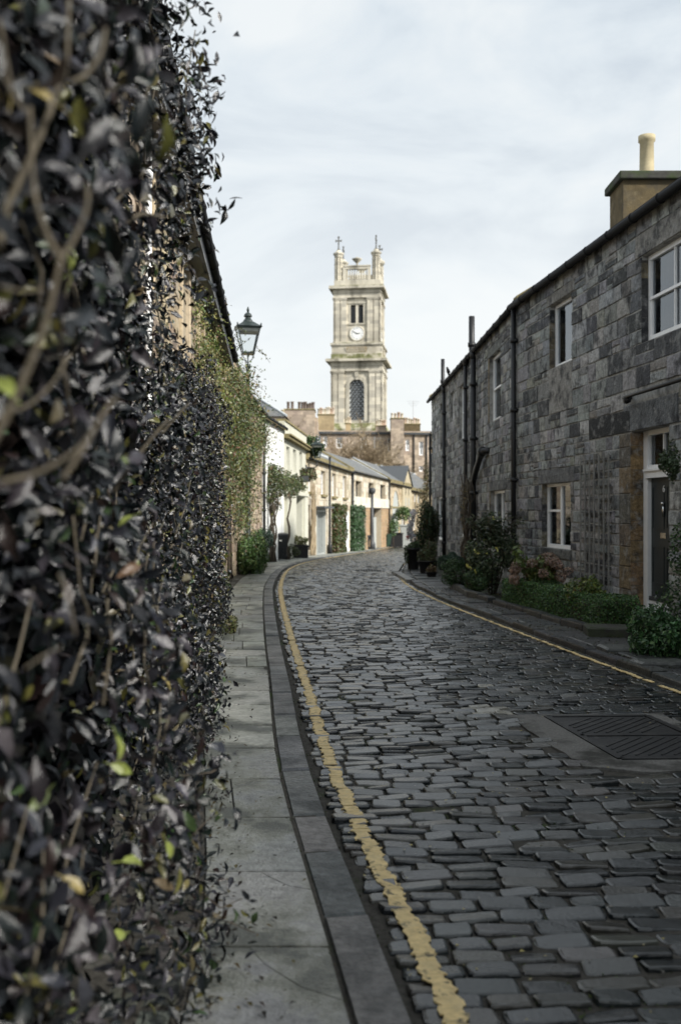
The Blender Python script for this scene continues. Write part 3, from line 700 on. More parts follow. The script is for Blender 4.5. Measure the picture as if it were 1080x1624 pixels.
# ------------------------------------------------------------------ right-hand stone house (near)
RW = Wall([(7.6, -13), (5.36, 6), (4.53, 13.26), (3.68, 20.8), (3.62, 26.6), (3.50, 38.2)], 1)
SB = RW.c[3]; ZE = 5.9
hA = thing('stone_house', (4.6, 13, 0), 'sooty grey stone two-storey house nearest on the right, with white panelled doorway', 'house')
def dtone(t, z):
    c = rnd.choice([(.26, .273, .28), (.22, .232, .24), (.32, .327, .325), (.14, .148, .158), (.25, .26, .27), (.37, .373, .365), (.065, .07, .077), (.21, .218, .225), (.24, .235, .215)])
    return rc(c, .18)
win_up = RW.rect(872, 907, 475, 578); win_dn = RW.rect(860, 905, 765, 872)
win_dn = (win_dn[0], win_dn[1], .93, 2.13)
big = (RW.hit(1104), RW.hit(1018), 4.06, 5.32)
dr = (RW.hit(1061), RW.hit(1002), .14, 2.80)
opsA = [win_up, win_dn, big, dr]
# one far-right extra ground window outside the frame edge keeps the wall honest from the side
extraA = []   # (rect, tone, depth, name)
def lintel(r_, h, over, tone, dep=.02, name='lintel'): extraA.append(((r_[0]-over, r_[1]+over, r_[3]+.004, r_[3]+h), tone, dep, name))
lintel(win_up, .2, .16, (.20, .195, .18)); lintel(win_dn, .27, .22, (.13, .135, .14)); lintel(big, .34, .22, (.24, .235, .22)); lintel(dr, .40, .28, (.13, .14, .15))
extraA.append(((win_up[0]-.02, win_up[1]+.06, 3.42, win_up[2]-.004), (.27, .265, .25), .012, 'infill_panel'))
extraA.append(((win_dn[0]-.08, win_dn[1]+.1, win_dn[2]-.18, win_dn[2]-.004), (.12, .125, .12), .05, 'sill'))
s9, s10 = RW.hit(1000), RW.hit(935); extraA.append(((s9, s10, 2.98-.18, 2.98+.16), (.018, .02, .022), .02, 'dark_stone'))
# warm jamb stones beside the door
zz = .1
while zz < 2.75:
    h = rnd.choice([.30, .40, .46, .34]); h = min(h, 2.79-zz)
    if h < .12: break
    extraA.append(((dr[1]+.004, RW.hit(984), zz, zz+h-.006), rc(rnd.choice([(.19, .145, .085), (.14, .118, .085), (.11, .10, .085), (.17, .13, .075)]), .12), .03, 'jamb_stone')); zz += h
def lay_extra(house, wl, ex, mt):
    for r_, tone, dep, nm_ in ex:
        m = MB(); v, f, t = block(wl, *r_, dep, tone, .004, .01); m.add(v, f, t); m.build(nm_, mt, house)
backing(RW, 0, SB, -.15, ZE, opsA).build('wall', M['dmortar'], hA)
def big_small(wl, s0, s1, ops, ze=ZE):
    r_ = lay(wl, s0, s1, 2.9, ze, ops, (.20, .33), (.26, .56), dtone, .014, .019, .12, .010)
    return r_+lay(wl, s0, s1, -.12, 2.9, ops, (.15, .26), (.18, .42), dtone, .014, .019, .2, .012)
ops_all = opsA+[e_[0] for e_ in extraA]
pieces('stone', hA, M['dstone'], big_small(RW, RW.c[1]-1.5, SB-.02, ops_all), 300, 9, stuff='distant_stones')
lay_extra(hA, RW, extraA, M['dstone'])
window(hA, RW, win_up, .10, 'single', back='curtain'); window(hA, RW, win_dn, .09, 'case', back='curtain'); window(hA, RW, big, .09, 'sash4', fw=.07)
gutter(hA, RW, 0, SB+.1, ZE-.02, .14, .065)
m = MB(); RW.box(m, 0, SB, ZE-.0, ZE+.10, -.2, .10); m.build('eaves_course', M['gutter'], hA)
body(hA, RW, 0, SB, -.15, ZE, 6.5, 2.0, .03); skew(hA, RW, SB, ZE, 6.5, 2.0, .3, .12, .05)
pipe(hA, RW, SB-.06, .05, ZE-.05, .09, .055, collars=4)
ch = chimney(hA, (5.98, 17.45), 2.3, .85, 5.2, 7.28, 2, 'chimney', rz=0, poth=.72, potr=.135, tn=((.50, .42, .28),), pot_area=[-.62, .5])
for c_ in kids(ch):
    if c_.name.startswith('chimney_cap'): c_.data.materials[0] = M['trough']
zz = .16
while zz < 2.7:
    h = rnd.uniform(.3, .45); h = min(h, 2.79-zz); m = MB(); RW.box(m, dr[1]-.012, dr[1]+.002, zz, zz+h-.008, -.168, .026, rc((.22, .15, .08), .2)); m.build('jamb_reveal', M['dstone'], hA); zz += h
for r_ in (win_up, win_dn, big):
    zz = r_[2]
    while zz < r_[3]-.08:
        h = min(rnd.uniform(.22, .4), r_[3]-zz); m = MB(); RW.box(m, r_[1]-.010, r_[1]+.002, zz+.004, zz+h-.004, -.085, .014, rc(rnd.choice([(.15, .13, .09), (.06, .06, .06), (.19, .16, .11)]), .2)); m.build('jamb_reveal', M['dstone'], hA); zz += h
# door: frame, fanlight, leaf, furniture
a, b, c, d = dr
m = MB(); RW.box(m, a, a+.09, c, d, -.30, -.17); RW.box(m, b-.155, b, c, d, -.30, -.17); RW.box(m, a+.09, b-.10, d-.07, d, -.30, -.17)
RW.box(m, a+.09, b-.10, 2.10, 2.2, -.30, -.15); RW.box(m, a+.09, b-.10, 2.2, 2.23, -.30, -.12)
RW.box(m, a+.09, b-.10, 2.23, 2.29, -.26, -.19); RW.box(m, (a+b)/2-.015, (a+b)/2+.015, 2.29, d-.07, -.26, -.2); RW.box(m, b-.16, b-.10, 2.29, d-.07, -.26, -.19)
fo = m.build('door_frame', M['white'], hA)
m = MB(); RW.box(m, a+.09, b-.1, 2.28, d-.07, -.235, -.23); m.build('pane', M['pane'], fo)
m = MB(); m.add([RW.P(a, 2.1, -.42), RW.P(b, 2.1, -.42), RW.P(b, d, -.42), RW.P(a, d, -.42)], [(0, 1, 2, 3)]); m.build('room_back', M['room'], fo)
m = MB(); RW.box(m, a+.09, b-.10, .36, 2.10, -.28, -.23)
w0, w1 = a+.09, b-.10; mm_ = (w0+w1)/2
for (p0, p1, q0, q1) in ((w0+.1, mm_-.04, 1.35, 1.98), (mm_+.04, w1-.1, 1.35, 1.98), (w0+.1, mm_-.04, .55, 1.1), (mm_+.04, w1-.1, .55, 1.1)):
    for (x0, x1, y0, y1) in ((p0, p1, q0, q0+.02), (p0, p1, q1-.02, q1), (p0, p0+.02, q0+.02, q1-.02), (p1-.02, p1, q0+.02, q1-.02)): RW.box(m, x0, x1, y0, y1, -.23, -.22)
do = m.build('door', M['doorp'], hA)
m = MB(); RW.box(m, a+.09, b-.10, .30, .36, -.28, -.19); m.build('weather_bar', M['dgrey'], do)
m = MB(); RW.box(m, a+.09, b-.10, c, .30, -.30, -.20); m.build('door_step_riser', M['white'], hA)
m = MB(); RW.box(m, mm_-.02, mm_+.16, 1.22, 1.30, -.23, -.222); m.build('letter_plate', M['brass'], do)
m = MB(); kp = RW.P(mm_+.03, 1.62, -.21); m.tube([kp+Vector((0, 0, .07)), kp, kp-Vector((0, 0, .09))], [.014, .02, .012], 8)
m.lathe([(.022, -.02), (.03, 0), (.022, .02)], RW.P(mm_+.03, 1.72, -.20), 10); m.build('door_knocker', M['brass'], do, True)
def text_obj(s_, name, parent, mt, loc, rot, size, ext=.004):
    cu = bpy.data.curves.new('t', 'FONT'); cu.body = s_; cu.size = size; cu.extrude = ext; cu.align_x = 'CENTER'; cu.align_y = 'CENTER'
    t_ = bpy.data.objects.new('t', cu); COL.objects.link(t_); dg = bpy.context.evaluated_depsgraph_get(); me = bpy.data.meshes.new_from_object(t_.evaluated_get(dg)); bpy.data.objects.remove(t_)
    me.transform(Matrix.Translation(loc) @ rot); me.materials.clear(); me.materials.append(mt); return link(name, me, parent)
nv = RW.nn(mm_); rotD = Matrix.Rotation(math.atan2(nv.y, nv.x)+math.pi/2, 4, 'Z') @ Matrix.Rotation(R(90), 4, 'X')
text_obj('6', 'house_number', do, M['white'], RW.P(mm_+.04, 1.93, -.222), rotD, .14)
m = MB(); RW.box(m, a-.15, b+.2, -.05, .14, -.15, .45); tag(m.build('doorstep', M['trough'], hA, bevel=.02))
# rail pipe above the door
m = MB(); m.tube([RW.P(RW.hit(1003), 3.30, .02), RW.P(RW.hit(1003), 3.30, .14), RW.P(RW.hit(1008), 3.30, .16), RW.P(RW.hit(1260), 3.34, .16)], .029, 10); m.tube([RW.P(RW.hit(1003), 3.26, .1), RW.P(RW.hit(1010), 3.26, .14)], .055, 8)
m.build('horizontal_pipe', M['iron'], hA, True)
# trellis on the wall
tr = thing('trellis', tuple(RW.P(RW.hit(948), .2, .08)), 'tall grey timber trellis fixed to the stone wall beside the white doorway', 'trellis')
ta, tb = RW.hit(971), RW.hit(926)
for i in range(7):
    t = ta+(tb-ta)*i/6; m = MB(); RW.box(m, t-.014, t+.014, .22, 2.52+(.03 if i % 2 else 0), .055, .075); m.build('upright', M['wood'], tr)
for i in range(11):
    z = .3+i*.215; m = MB(); RW.box(m, ta-.03, tb+.03, z-.010, z+.010, .035, .055); m.build('crossbar', M['dgrey'], tr)

# ------------------------------------------------------------------ right-hand stone house (far)
hB = thing('stone_house', (3.6, 27, g(27)), 'sooty grey stone house further along on the right, hung with black downpipes', 'house')
SE = RW.L
wB = [RW.rect(776, 794, 560, 666), RW.rect(728, 741, 608, 695), RW.rect(698, 706, 638, 712), RW.rect(714, 720, 622, 668)]
lB = [RW.rect(778, 801, 778, 872), RW.rect(729, 741, 785, 852), RW.rect(717, 722, 788, 855), RW.rect(692, 701, 788, 856)]
exB = []
for r_ in wB+lB: exB.append(((r_[0]-.15, r_[1]+.15, r_[3]+.004, min(r_[3]+.24, ZE-.05)), rc((.15, .15, .15), .2), .016, 'lintel'))
for r_ in (wB[0], lB[0]): exB.append(((r_[1]+.004, r_[1]+.12, r_[2], r_[3]), (.22, .18, .12), .018, 'jamb_stone'))
backing(RW, SB, SE, -.6, ZE, wB+lB).build('wall', M['dmortar'], hB)
pieces('stone', hB, M['dstone'], lay(RW, SB+.02, SE, -.5, ZE, wB+lB+[e_[0] for e_ in exB], (.17, .29), (.22, .48), dtone, .014, .019, .12, .010), 300, 9, stuff='distant_stones')
lay_extra(hB, RW, exB, M['dstone'])
for i, r_ in enumerate(wB+lB): window(hB, RW, r_, .09, 'sash' if i != 4 else 'cross', back='blind' if i in (0, 4) else 'curtain')
gutter(hB, RW, SB+.1, SE+.3, ZE-.04, .13, .06)
m = MB(); RW.box(m, SB, SE, ZE, ZE+.08, -.2, .10); m.build('eaves_course', M['gutter'], hB)
body(hB, RW, SB+.01, SE, -.6, ZE, 6.5, 2.0, .03); skew(hB, RW, SE-.1, ZE, 6.5, 2.0, .35, .12, .1)
pipe(hB, RW, RW.hit(708), -.2, ZE-.3, .09, .06, top='vent'); pipe(hB, RW, RW.hit(757.5), -.1, ZE-.25, .12, .075, top='vent')
pipe(hB, RW, RW.hit(743), -.1, ZE-.1, .09, .055, top='hopper'); pipe(hB, RW, SE-.12, -.3, 4.6, .08, .05)
m = MB(); s_ = RW.hit(757.5); m.tube([RW.P(s_, 2.35, .13), RW.P(s_-.5, 2.62, .14), RW.P(s_-1.5, 3.05, .14), RW.P(s_-1.9, 3.1, .12), RW.P(s_-2.0, 3.1, -.02)], .075, 10); m.tube([RW.P(s_-1.5, 3.05, .14), RW.P(s_-1.75, 3.12, .14)], .11, 10)
m.build('branch_pipe', M['iron'], hB, True)
# bird on the gutter of the far house
bp = RW.P(RW.hit(717.5), ZE+.06, .13)
bd = thing('bird', tuple(bp), 'small black bird perched on the gutter of the far right house', 'bird')
m = MB(); m.tube([bp+Vector((.02, .22, .03)), bp+Vector((.01, .12, .08)), bp+Vector((0, 0, .10)), bp+Vector((-.03, -.07, .16)), bp+Vector((-.05, -.1, .21)), bp+Vector((-.06, -.13, .225)), bp+Vector((-.08, -.20, .215))], [.008, .03, .06, .05, .035, .028, .004], 10)
m.build('bird_body', M['iron'], bd, True)
m = MB(); m.tube([bp+Vector((.02, 0, .06)), bp+Vector((.02, 0, 0))], .006, 6); m.tube([bp+Vector((-.02, 0, .06)), bp+Vector((-.02, 0, 0))], .006, 6); m.build('bird_legs', M['iron'], bd)

# ------------------------------------------------------------------ left: near houses behind hedge and climbers
LW = Wall([(-1.25, -2), (-1.5, 5), (-1.88, 10.3), (-2.8, 23.5), (-2.78, 28.5), (-2.76, 35), (-2.31, 40.6), (-1.71, 49), (.82, 68), (4.2, 87), (5.7, 95), (9.25, 115), (13, 128)], -1)
def sy(y):
    for i, (a, b) in enumerate(zip(LW.p, LW.p[1:])):
        if a.y <= y <= b.y: return LW.c[i]+(LW.c[i+1]-LW.c[i])*(y-a.y)/(b.y-a.y)
def ltone(t, z): return rc(rnd.choice([(.38, .31, .22), (.32, .25, .18), (.44, .36, .27), (.24, .19, .15), (.40, .34, .26)]), .15)
def ctone(t, z): return rc(rnd.choice([(.58, .53, .43), (.52, .46, .36), (.62, .58, .49), (.48, .41, .30), (.56, .51, .41)]), .08)
h0 = thing('stone_house', (-1.8, 10, 0), 'warm stone house behind the dark hedge at left, with black eaves gutter', 'house')
ops0 = [(sy(y), sy(y)+1.0, z, z+1.35) for y in (9.6, 12.6, 15.6) for z in (1.0, 3.55)]
backing(LW, 0, sy(23.5), -.1, 5.15, ops0).build('wall', M['lmortar'], h0)
exL = []
for o in ops0:
    for q in (o[0]-.17, o[1]+.005): exL.append(((q, q+.165, o[2], o[3]), rc((.52, .43, .30), .08), .06, 'window_jamb'))
    exL.append(((o[0]-.17, o[1]+.17, o[3]+.003, o[3]+.22), (.5, .42, .3), .05, 'lintel'))
for y in (17.6, 20.4): exL.append(((sy(y), sy(y)+.28, -.05, 3.3), rc((.42, .33, .22), .05), .16, 'door_pilaster'))
pieces('stone', h0, M['lstone'], lay(LW, sy(5), sy(23.5)-.01, -.1, 5.1, ops0+[e_[0] for e_ in exL], (.2, .32), (.3, .6), ltone, .016, .012, .15), 200, 9, stuff='distant_stones')
lay_extra(h0, LW, exL, M['lstone'])
for o in ops0: window(h0, LW, o, .13, 'sash', back='curtain')
gutter(h0, LW, 0, sy(23.6), 5.2, .32, .07); body(h0, LW, 0, sy(23.5), -.1, 5.15, 7, 2.2, .28, mw='lmortar')
m = MB(); LW.box(m, 0, sy(23.5), 5.02, 5.14, 0, .28); m.build('soffit', M['dgrey'], h0)
pipe(h0, LW, sy(8.6), .1, 5.1, .1, .03, mt='white')
h1 = thing('stone_house', (-2.8, 28, g(28)), 'small brown stone house half hidden under climbers, left of the white house', 'house')
sa, sb, sc2 = sy(23.5), sy(28.6), sy(35)
ops1 = [(sy(30.5), sy(30.5)+.7, 1.0, 2.1)]
backing(LW, sa+.01, sb, -.3, 5.55, []).build('wall', M['lmortar'], h1); backing(LW, sb, sc2, -.35, 4.95, ops1).build('wall', M['lmortar'], h1)
pieces('stone', h1, M['lstone'], lay(LW, sa+.02, sb, -.25, 5.5, [], (.2, .32), (.25, .55), ltone, .02, .014)+lay(LW, sb, sc2, -.3, 4.9, ops1, (.2, .32), (.25, .5), ltone, .02, .014), 300, 8, stuff='distant_stones')
window(h1, LW, ops1[0], .1, 'sash')
body(h1, LW, sa+.01, sb-.01, -.3, 5.55, 6, .6, .02, mw='lmortar'); body(h1, LW, sb, sc2-.01, -.35, 4.95, 6, 1.6, .18, mw='lmortar', mr_='coping'); gutter(h1, LW, sb, sc2+.05, 4.95, .2, .06)
pipe(h1, LW, sc2+.03, -.3, 4.85, .08, .05)

# white house
hW = thing('white_house', (-2.5, 38, g(38)), 'white rendered mews house with a black gutter above the black wheelie bin', 'house')
s0, s1 = sc2+.02, sy(40.6)
opw = [(a_, a_+w_, LW_z, LW_z+h_) for a_, w_, LW_z, h_ in ((LW.hit(425), .5, 2.95, .35), (LW.hit(423), .28, 4.25, .18), (LW.hit(438.5), .28, 4.3, .18))]
backing(LW, s0, s1, -.5, 4.98, opw, .3).build('wall', M['render_w'], hW)
for o in opw[:1]: window(hW, LW, o, .1, 'single', frame='dgrey', inner=.35)
for o in opw[1:]:
    m = MB(); LW.box(m, o[0], o[1], o[2], o[3], -.3, -.25); m.build('air_vent', M['dgrey'], hW)
gutter(hW, LW, s0, s1, 4.98, .12, .07); body(hW, LW, s0, s1-.01, -.5, 4.98, 6, 1.7, .15, mw='render_w', mr_='coping')
# cream house with parapet
hC = thing('cream_house', (-2, 45, g(45)), 'cream rendered house with flat parapet and three narrow upper windows', 'house')
s0, s1 = sy(40.6)+.01, sy(49)
opc = [(LW.hit(a_), LW.hit(b_), LW.z((a_+b_)/2, yb), LW.z((a_+b_)/2, yt)) for a_, b_, yt, yb in ((454.5, 459.5, 708.5, 747), (465, 470, 713, 749), (475, 479.5, 717, 751))]
opg = (LW.hit(466.5), LW.hit(479.5), g(45)+.12, LW.z(473, 788))
backing(LW, s0, s1, -.8, 4.62, opc+[opg], .5).build('wall', M['render_c'], hC)
for o in opc: window(hC, LW, o, .2, 'sash', back='blind')
m = MB(); a, b, c, d = opg
for i in range(3): LW.box(m, a+(b-a)*i/3+.01, a+(b-a)*(i+1)/3-.01, c, d, -.36, -.30)
go = m.build('door', M['dgreenp'], hC)
for i in range(3):
    m = MB(); LW.box(m, a+(b-a)*i/3+.12, a+(b-a)*(i+1)/3-.12, c+1.1, d-.2, -.30, -.29); m.build('pane', M['pane'], go)
m = MB(); LW.box(m, s0, s1, 4.62, 4.74, -.1, .22); LW.box(m, s0, s1, 4.74, 4.80, -.1, .30); m.build('cornice', M['coping'], hC)
m = MB(); LW.box(m, s0, s1, 4.80, 5.32, -.25, .04); m.build('parapet', M['render_c'], hC); m = MB(); LW.box(m, s0, s1, 5.32, 5.40, -.3, .09); m.build('parapet_coping', M['coping'], hC)
m = MB(); LW.box(m, s0+.3, LW.hit(466), -.6, 2.6, 0, .12); LW.box(m, LW.hit(480), s1-.02, -.8, 2.9, 0, .12); LW.box(m, s0, s1, 2.35, 2.5, 0.0, .17); m.build('door_pilaster', M['render_c'], hC)
body(hC, LW, s0, s1-.01, -.8, 4.7, 6, .2, -.2, mw='render_c', mr_='lead')
# third: ashlar house
def px_ops(lst): return [(LW.hit(a_), LW.hit(b_), LW.z((a_+b_)/2, yb), LW.z((a_+b_)/2, yt)) for a_, b_, yt, yb in lst]
hD = thing('stone_house', (-.5, 58, g(58)), 'honey stone terraced house with skylit slate roof and a grey glazed doorway', 'house')
s0, s1 = sy(49)+.01, sy(68)
opd = px_ops([(489.5, 496, 742, 780), (509, 516, 747, 784), (526.7, 532.8, 751, 787), (543.5, 549.4, 755, 789)])
dd = (LW.hit(501.5), LW.hit(515), -.78, LW.z(508, 808)); dw = (LW.hit(489), LW.hit(492), -.3, LW.z(490, 801)); dg_ = (LW.hit(545.5), LW.hit(552), g(65)+.05, LW.z(549, 812))
backing(LW, s0, s1, -1.3, 4.27, opd+[dd, dw, dg_]).build('wall', M['lmortar'], hD)
pieces('stone', hD, M['lstone'], lay(LW, s0, s1, -1.25, 4.2, opd+[dd, dw, dg_], (.28, .36), (.5, .9), ctone, .012, .014, .03), 300, 8, stuff='distant_stones')
for i, o in enumerate(opd): window(hD, LW, o, .16, 'sash', back='blind' if i > 1 else 'curtain')
window(hD, LW, dw, .15, 'single', frame='dgrey')
for o in opd:
    m = MB(); LW.box(m, o[0]-.12, o[1]+.12, o[2]-.14, o[2]-.01, -.02, .12); m.build('sill', M['coping'], hD)
a, b, c, d = dd; m = MB(); LW.box(m, a, a+.14, c, d, -.2, .05); LW.box(m, b-.14, b, c, d, -.2, .05); LW.box(m, a+.14, b-.14, d-.14, d, -.2, .05); LW.box(m, a+.14, b-.14, c, c+.12, -.2, .0)
for k in (1, 2, 3): t = a+.14+(b-a-.28)*k/4; LW.box(m, t-.035, t+.035, c+.12, d-.14, -.16, -.08)
m.build('door_frame', M['greyp'], hD); m = MB(); LW.box(m, a+.14, b-.14, c+.12, d-.14, -.14, -.13); m.build('pane', M['pane'], hD)
m = MB(); LW.box(m, a, b, c, d, -.44, -.42); m.build('room_back', M['room'], hD)
m = MB(); LW.box(m, a-.35, b+.35, d+.05, d+.17, 0, .5); m.build('door_canopy', M['dgrey'], hD)
m = MB(); a, b, c, d = dg_; LW.box(m, a, b, c, d, -.1, .04); m.build('white_post', M['white'], hD)
m = MB(); LW.box(m, s0, s1, 4.2, 4.5, -.1, .14); m.build('eaves_course', M['coping'], hD); gutter(hD, LW, s0, s1, 4.24, .2, .05)
body(hD, LW, s0, s1-.01, -1.3, 4.42, 5.6, 1.55, -.1, mw='lmortar'); skew(hD, LW, s1, 4.42, 5.6, 1.55, .35, .14, .1)
def roof_box(house, s0, s1, ze, depth, rise, f0, f1, th, mt, nm_):
    hd = depth/2; m = MB(); v = []
    for zt in (.09, .09+th):
        for t, f_ in ((s0, f0), (s1, f0), (s1, f1), (s0, f1)): v.append(LW.P(t, ze+rise*f_+zt, -hd*f_))
    m.add(v, [(4, 5, 6, 7), (0, 1, 5, 4), (1, 2, 6, 5), (2, 3, 7, 6), (3, 0, 4, 7)]); return m.build(nm_, M[mt], house)
sk = roof_box(hD, s0+1.5, s1-6, 4.42, 5.6, 1.55, .28, .62, .10, 'lead', 'skylight'); roof_box(sk, s0+1.7, s1-6.2, 4.42, 5.6, 1.55, .33, .57, .106, 'pane', 'pane') if False else None
m = MB(); hd = 2.8
for k in range(6):
    t0 = s0+1.7+k*(s1-s0-7.9)/6; t1 = t0+(s1-s0-7.9)/6-.15; v = [LW.P(t, 4.42+1.55*f_+.205, -hd*f_) for t, f_ in ((t0, .31), (t1, .31), (t1, .59), (t0, .59))]; m.add(v, [(0, 1, 2, 3)])
m.build('skylight_glass', M['slate'], sk)
pipe(hD, LW, LW.hit(557), -1.1, 4.3, .1, .09, top='hopper')
# fourth: garages
hG = thing('garage_house', (2.5, 78, g(78)), 'stone house with a pale concrete band over two garage openings', 'house')
s0, s1 = sy(68)+.01, sy(87)
opu = px_ops([(564, 573, 763, 790), (584, 592.5, 766, 791), (603, 611, 769, 792)])
zb0, zb1 = 1.95-.02, 2.68; ga = (LW.hit(563), LW.hit(580.5), -1.45, zb0-.0); gb = (LW.hit(592), LW.hit(604.5), -1.6, zb0)
band = (s0, s1, zb0, zb1)
backing(LW, s0, s1, -1.7, 4.33, opu+[ga, gb], .9).build('wall', M['lmortar'], hG)
pieces('stone', hG, M['lstone'], lay(LW, s0, s1, -1.65, 4.3, opu+[ga, gb, band], (.3, .38), (.5, .9), lambda t, z: ctone(t, z) if z > 2 else rc((.36, .25, .15), .12), .012, .014, .03), 300, 7, stuff='distant_stones')
m = MB(); LW.box(m, s0+.05, s1-.05, zb0, zb1, 0, .07, (.66, .63, .54)); m.build('lintel_band', M['lstone'], hG)
for o in opu: window(hG, LW, o, .3, 'sash', frame='dgrey', back='none')
for o, mt_ in ((ga, 'dgreenp'), (gb, 'greyp')):
    a, b, c, d = o; do_ = None
    m = MB(); n = 6
    for k in range(n): LW.box(m, a+(b-a)*k/n+.012, a+(b-a)*(k+1)/n-.012, c, d-.75, -.45, -.40)
    do_ = m.build('garage_door', M[mt_], hG); m = MB(); LW.box(m, a, b, d-.75, d, -.6, -.55); m.build('dark_transom', M['room'], do_)
m = MB(); LW.box(m, s0, s1, 4.3, 4.42, -.1, .12); m.build('eaves_course', M['coping'], hG); gutter(hG, LW, s0, s1, 4.35, .18, .05)
body(hG, LW, s0, s1-.01, -1.7, 4.42, 6, 1.6, -.1, mw='lmortar'); skew(hG, LW, s1, 4.42, 6, 1.6, .35, .14, .1); roof_box(hG, s1-1.3, s1-.9, 4.42, 6, 1.6, 0, 1, .06, 'lead', 'lead_strip')
pipe(hG, LW, s1-.2, -1.5, 4.3, .1, .07, top='hopper')
# fifth: arched door and gablet
hE = thing('arched_house', (5, 91, g(91)), 'stone house with a round-arched doorway and pointed wall gable', 'house')
s0, s1 = sy(87)+.01, sy(103)
ope = px_ops([(624, 629, 777, 790.5), (636.5, 640.5, 816, 850)]); ar = (LW.hit(620.5), LW.hit(631.5), -1.7, LW.z(626, 820))
backing(LW, s0, s1, -1.9, 4.2, ope+[ar], .5).build('wall', M['lmortar'], hE)
rr = (ar[1]-ar[0])/2; acx = (ar[0]+ar[1])/2; arch = (ar[0], ar[1], ar[3], ar[3]+rr)
pieces('stone', hE, M['lstone'], lay(LW, s0, s1, -1.85, 4.1, ope+[ar, (ar[0]-.2, ar[1]+.2, ar[3], ar[3]+rr+.2)], (.3, .36), (.45, .8), lambda t, z: rc(rnd.choice([(.46, .38, .25), (.38, .29, .18), (.52, .45, .32)]), .12), .014, .014, .05), 150, 8, stuff='distant_stones')
m = MB()
for k in range(9):
    a0, a1 = math.pi*k/9, math.pi*(k+1)/9-.03; v = []
    for dd_ in (-.02, .10):
        for r_, q in ((rr, a0), (rr, a1), (rr+.32, a1), (rr+.32, a0)): v.append(LW.P(acx+math.cos(q)*r_, ar[3]+math.sin(q)*r_, dd_))
    m.add(v, [(4, 5, 6, 7), (0, 1, 5, 4), (1, 2, 6, 5), (2, 3, 7, 6), (3, 0, 4, 7)], (.5, .42, .3))
m.build('voussoir_arch', M['lstone'], hE)
m = MB(); v = [LW.P(acx+math.cos(math.pi*k/12)*rr, ar[3]+math.sin(math.pi*k/12)*rr, .03) for k in range(13)]; m.add(v, [tuple(range(13))])
LW.box(m, ar[0]+.05, ar[1]-.05, ar[2], ar[3], -.2, .0)
do_ = m.build('arched_door', M['greyp'], hE)
m = MB()
for k in (0, 1): LW.box(m, ar[0]+.2+k*.9, ar[0]+.95+k*.9, ar[3]-.9, ar[3]+.35, .035, .05)
m.build('pane', M['pane'], do_)
window(hE, LW, ope[0], .12, 'sash', back='blind'); window(hE, LW, ope[1], .12, 'sash', frame='white', back='curtain')
m = MB(); LW.box(m, s0, s1, 1.95, 2.1, 0, .1); LW.box(m, s0, s1, 4.1, 4.5, -.1, .2); m.build('string_course', M['coping'], hE)
gutter(hE, LW, s0, s1, 4.1, .28, .06)
gs0, gs1 = LW.hit(636), LW.hit(650.5); gm = (gs0+gs1)/2; m = MB()
gz = 5.9; poly = [(gs0, 1.9), (gs1, 1.9), (gs1, 4.3), (gm, gz), (gs0, 4.3)]; v = [LW.P(t, z, .16) for t, z in poly]+[LW.P(t, z, -2.6) for t, z in poly]
m.add(v, [(0, 1, 2, 3, 4)]+[(k, k+5, (k+1) % 5+5, (k+1) % 5) for k in range(5)], (.46, .40, .28)); m.build('wall_gable', M['lstone'], hE)
m = MB(); v = []
for dd_ in (.28, -2.7):
    for t, z in ((gs0-.2, 4.2), (gm, gz+.1), (gs1+.2, 4.2), (gs1+.2, 4.4), (gm, gz+.34), (gs0-.2, 4.4)): v.append(LW.P(t, z, dd_))
m.add(v, [(0, 1, 4, 5), (1, 2, 3, 4), (11, 10, 7, 6), (10, 9, 8, 7), (5, 4, 10, 11), (4, 3, 9, 10), (0, 6, 7, 1), (1, 7, 8, 2)]); m.build('gable_roof', M['dgrey'], hE)
for q in (.3, .62):
    m = MB(); t = gs0+(gs1-gs0)*q; LW.box(m, t-.15, t+.25, 3.3, 4.3, .165, .18); LW.box(m, t-.08, t+.18, 4.3, 4.45, .165, .18); m.build('lancet_window', M['room'], hE)
    m = MB(); LW.box(m, t-.25, t+.35, 2.2, 3.0, .165, .19); m.build('lower_light', M['greyp'], hE)
body(hE, LW, s0, s1-.01, -1.9, 4.45, 6.5, 1.9, -.05, mw='lmortar'); roof_box(hE, s0+.5, s0+.9, 4.45, 6.5, 1.9, 0, 1, .06, 'lead', 'lead_strip')
skew(hE, LW, s1, 4.45, 6.5, 1.9, .35, .14, .1)
# sixth
hF = thing('stone_house', (9.5, 116, g(116)), 'farthest stone house of the left row with a blue-grey slate roof', 'house')
s0, s1 = sy(103)+.01, LW.L
opf = px_ops([(656.5, 660, 783, 796), (662, 665.5, 785, 797), (655, 659, 815, 840)])
backing(LW, s0, s1, -2.2, 3.9, opf, .5).build('wall', M['lmortar'], hF)
pieces('stone', hF, M['lstone'], lay(LW, s0, s1, -2.1, 3.9, opf, (.3, .36), (.45, .8), lambda t, z: rc(rnd.choice([(.42, .34, .22), (.34, .26, .16), (.5, .43, .3)]), .12), .014, .014, .05), 60, 8, stuff='distant_stones')
for o in opf: window(hF, LW, o, .15, 'sash', back='none')
m = MB(); LW.box(m, s0, s1, 3.8, 4.2, -.1, .2); m.build('string_course', M['coping'], hF); gutter(hF, LW, s0, s1, 3.8, .28, .06)
body(hF, LW, s0, s1-.01, -2.2, 4.1, 7, 2.3, -.05, mw='lmortar'); m = MB(); m.tube([LW.P(s0, 6.5, -3.5), LW.P(s1, 6.5, -3.5)], .12, 6); m.build('lead_ridge', M['lead'], hF)
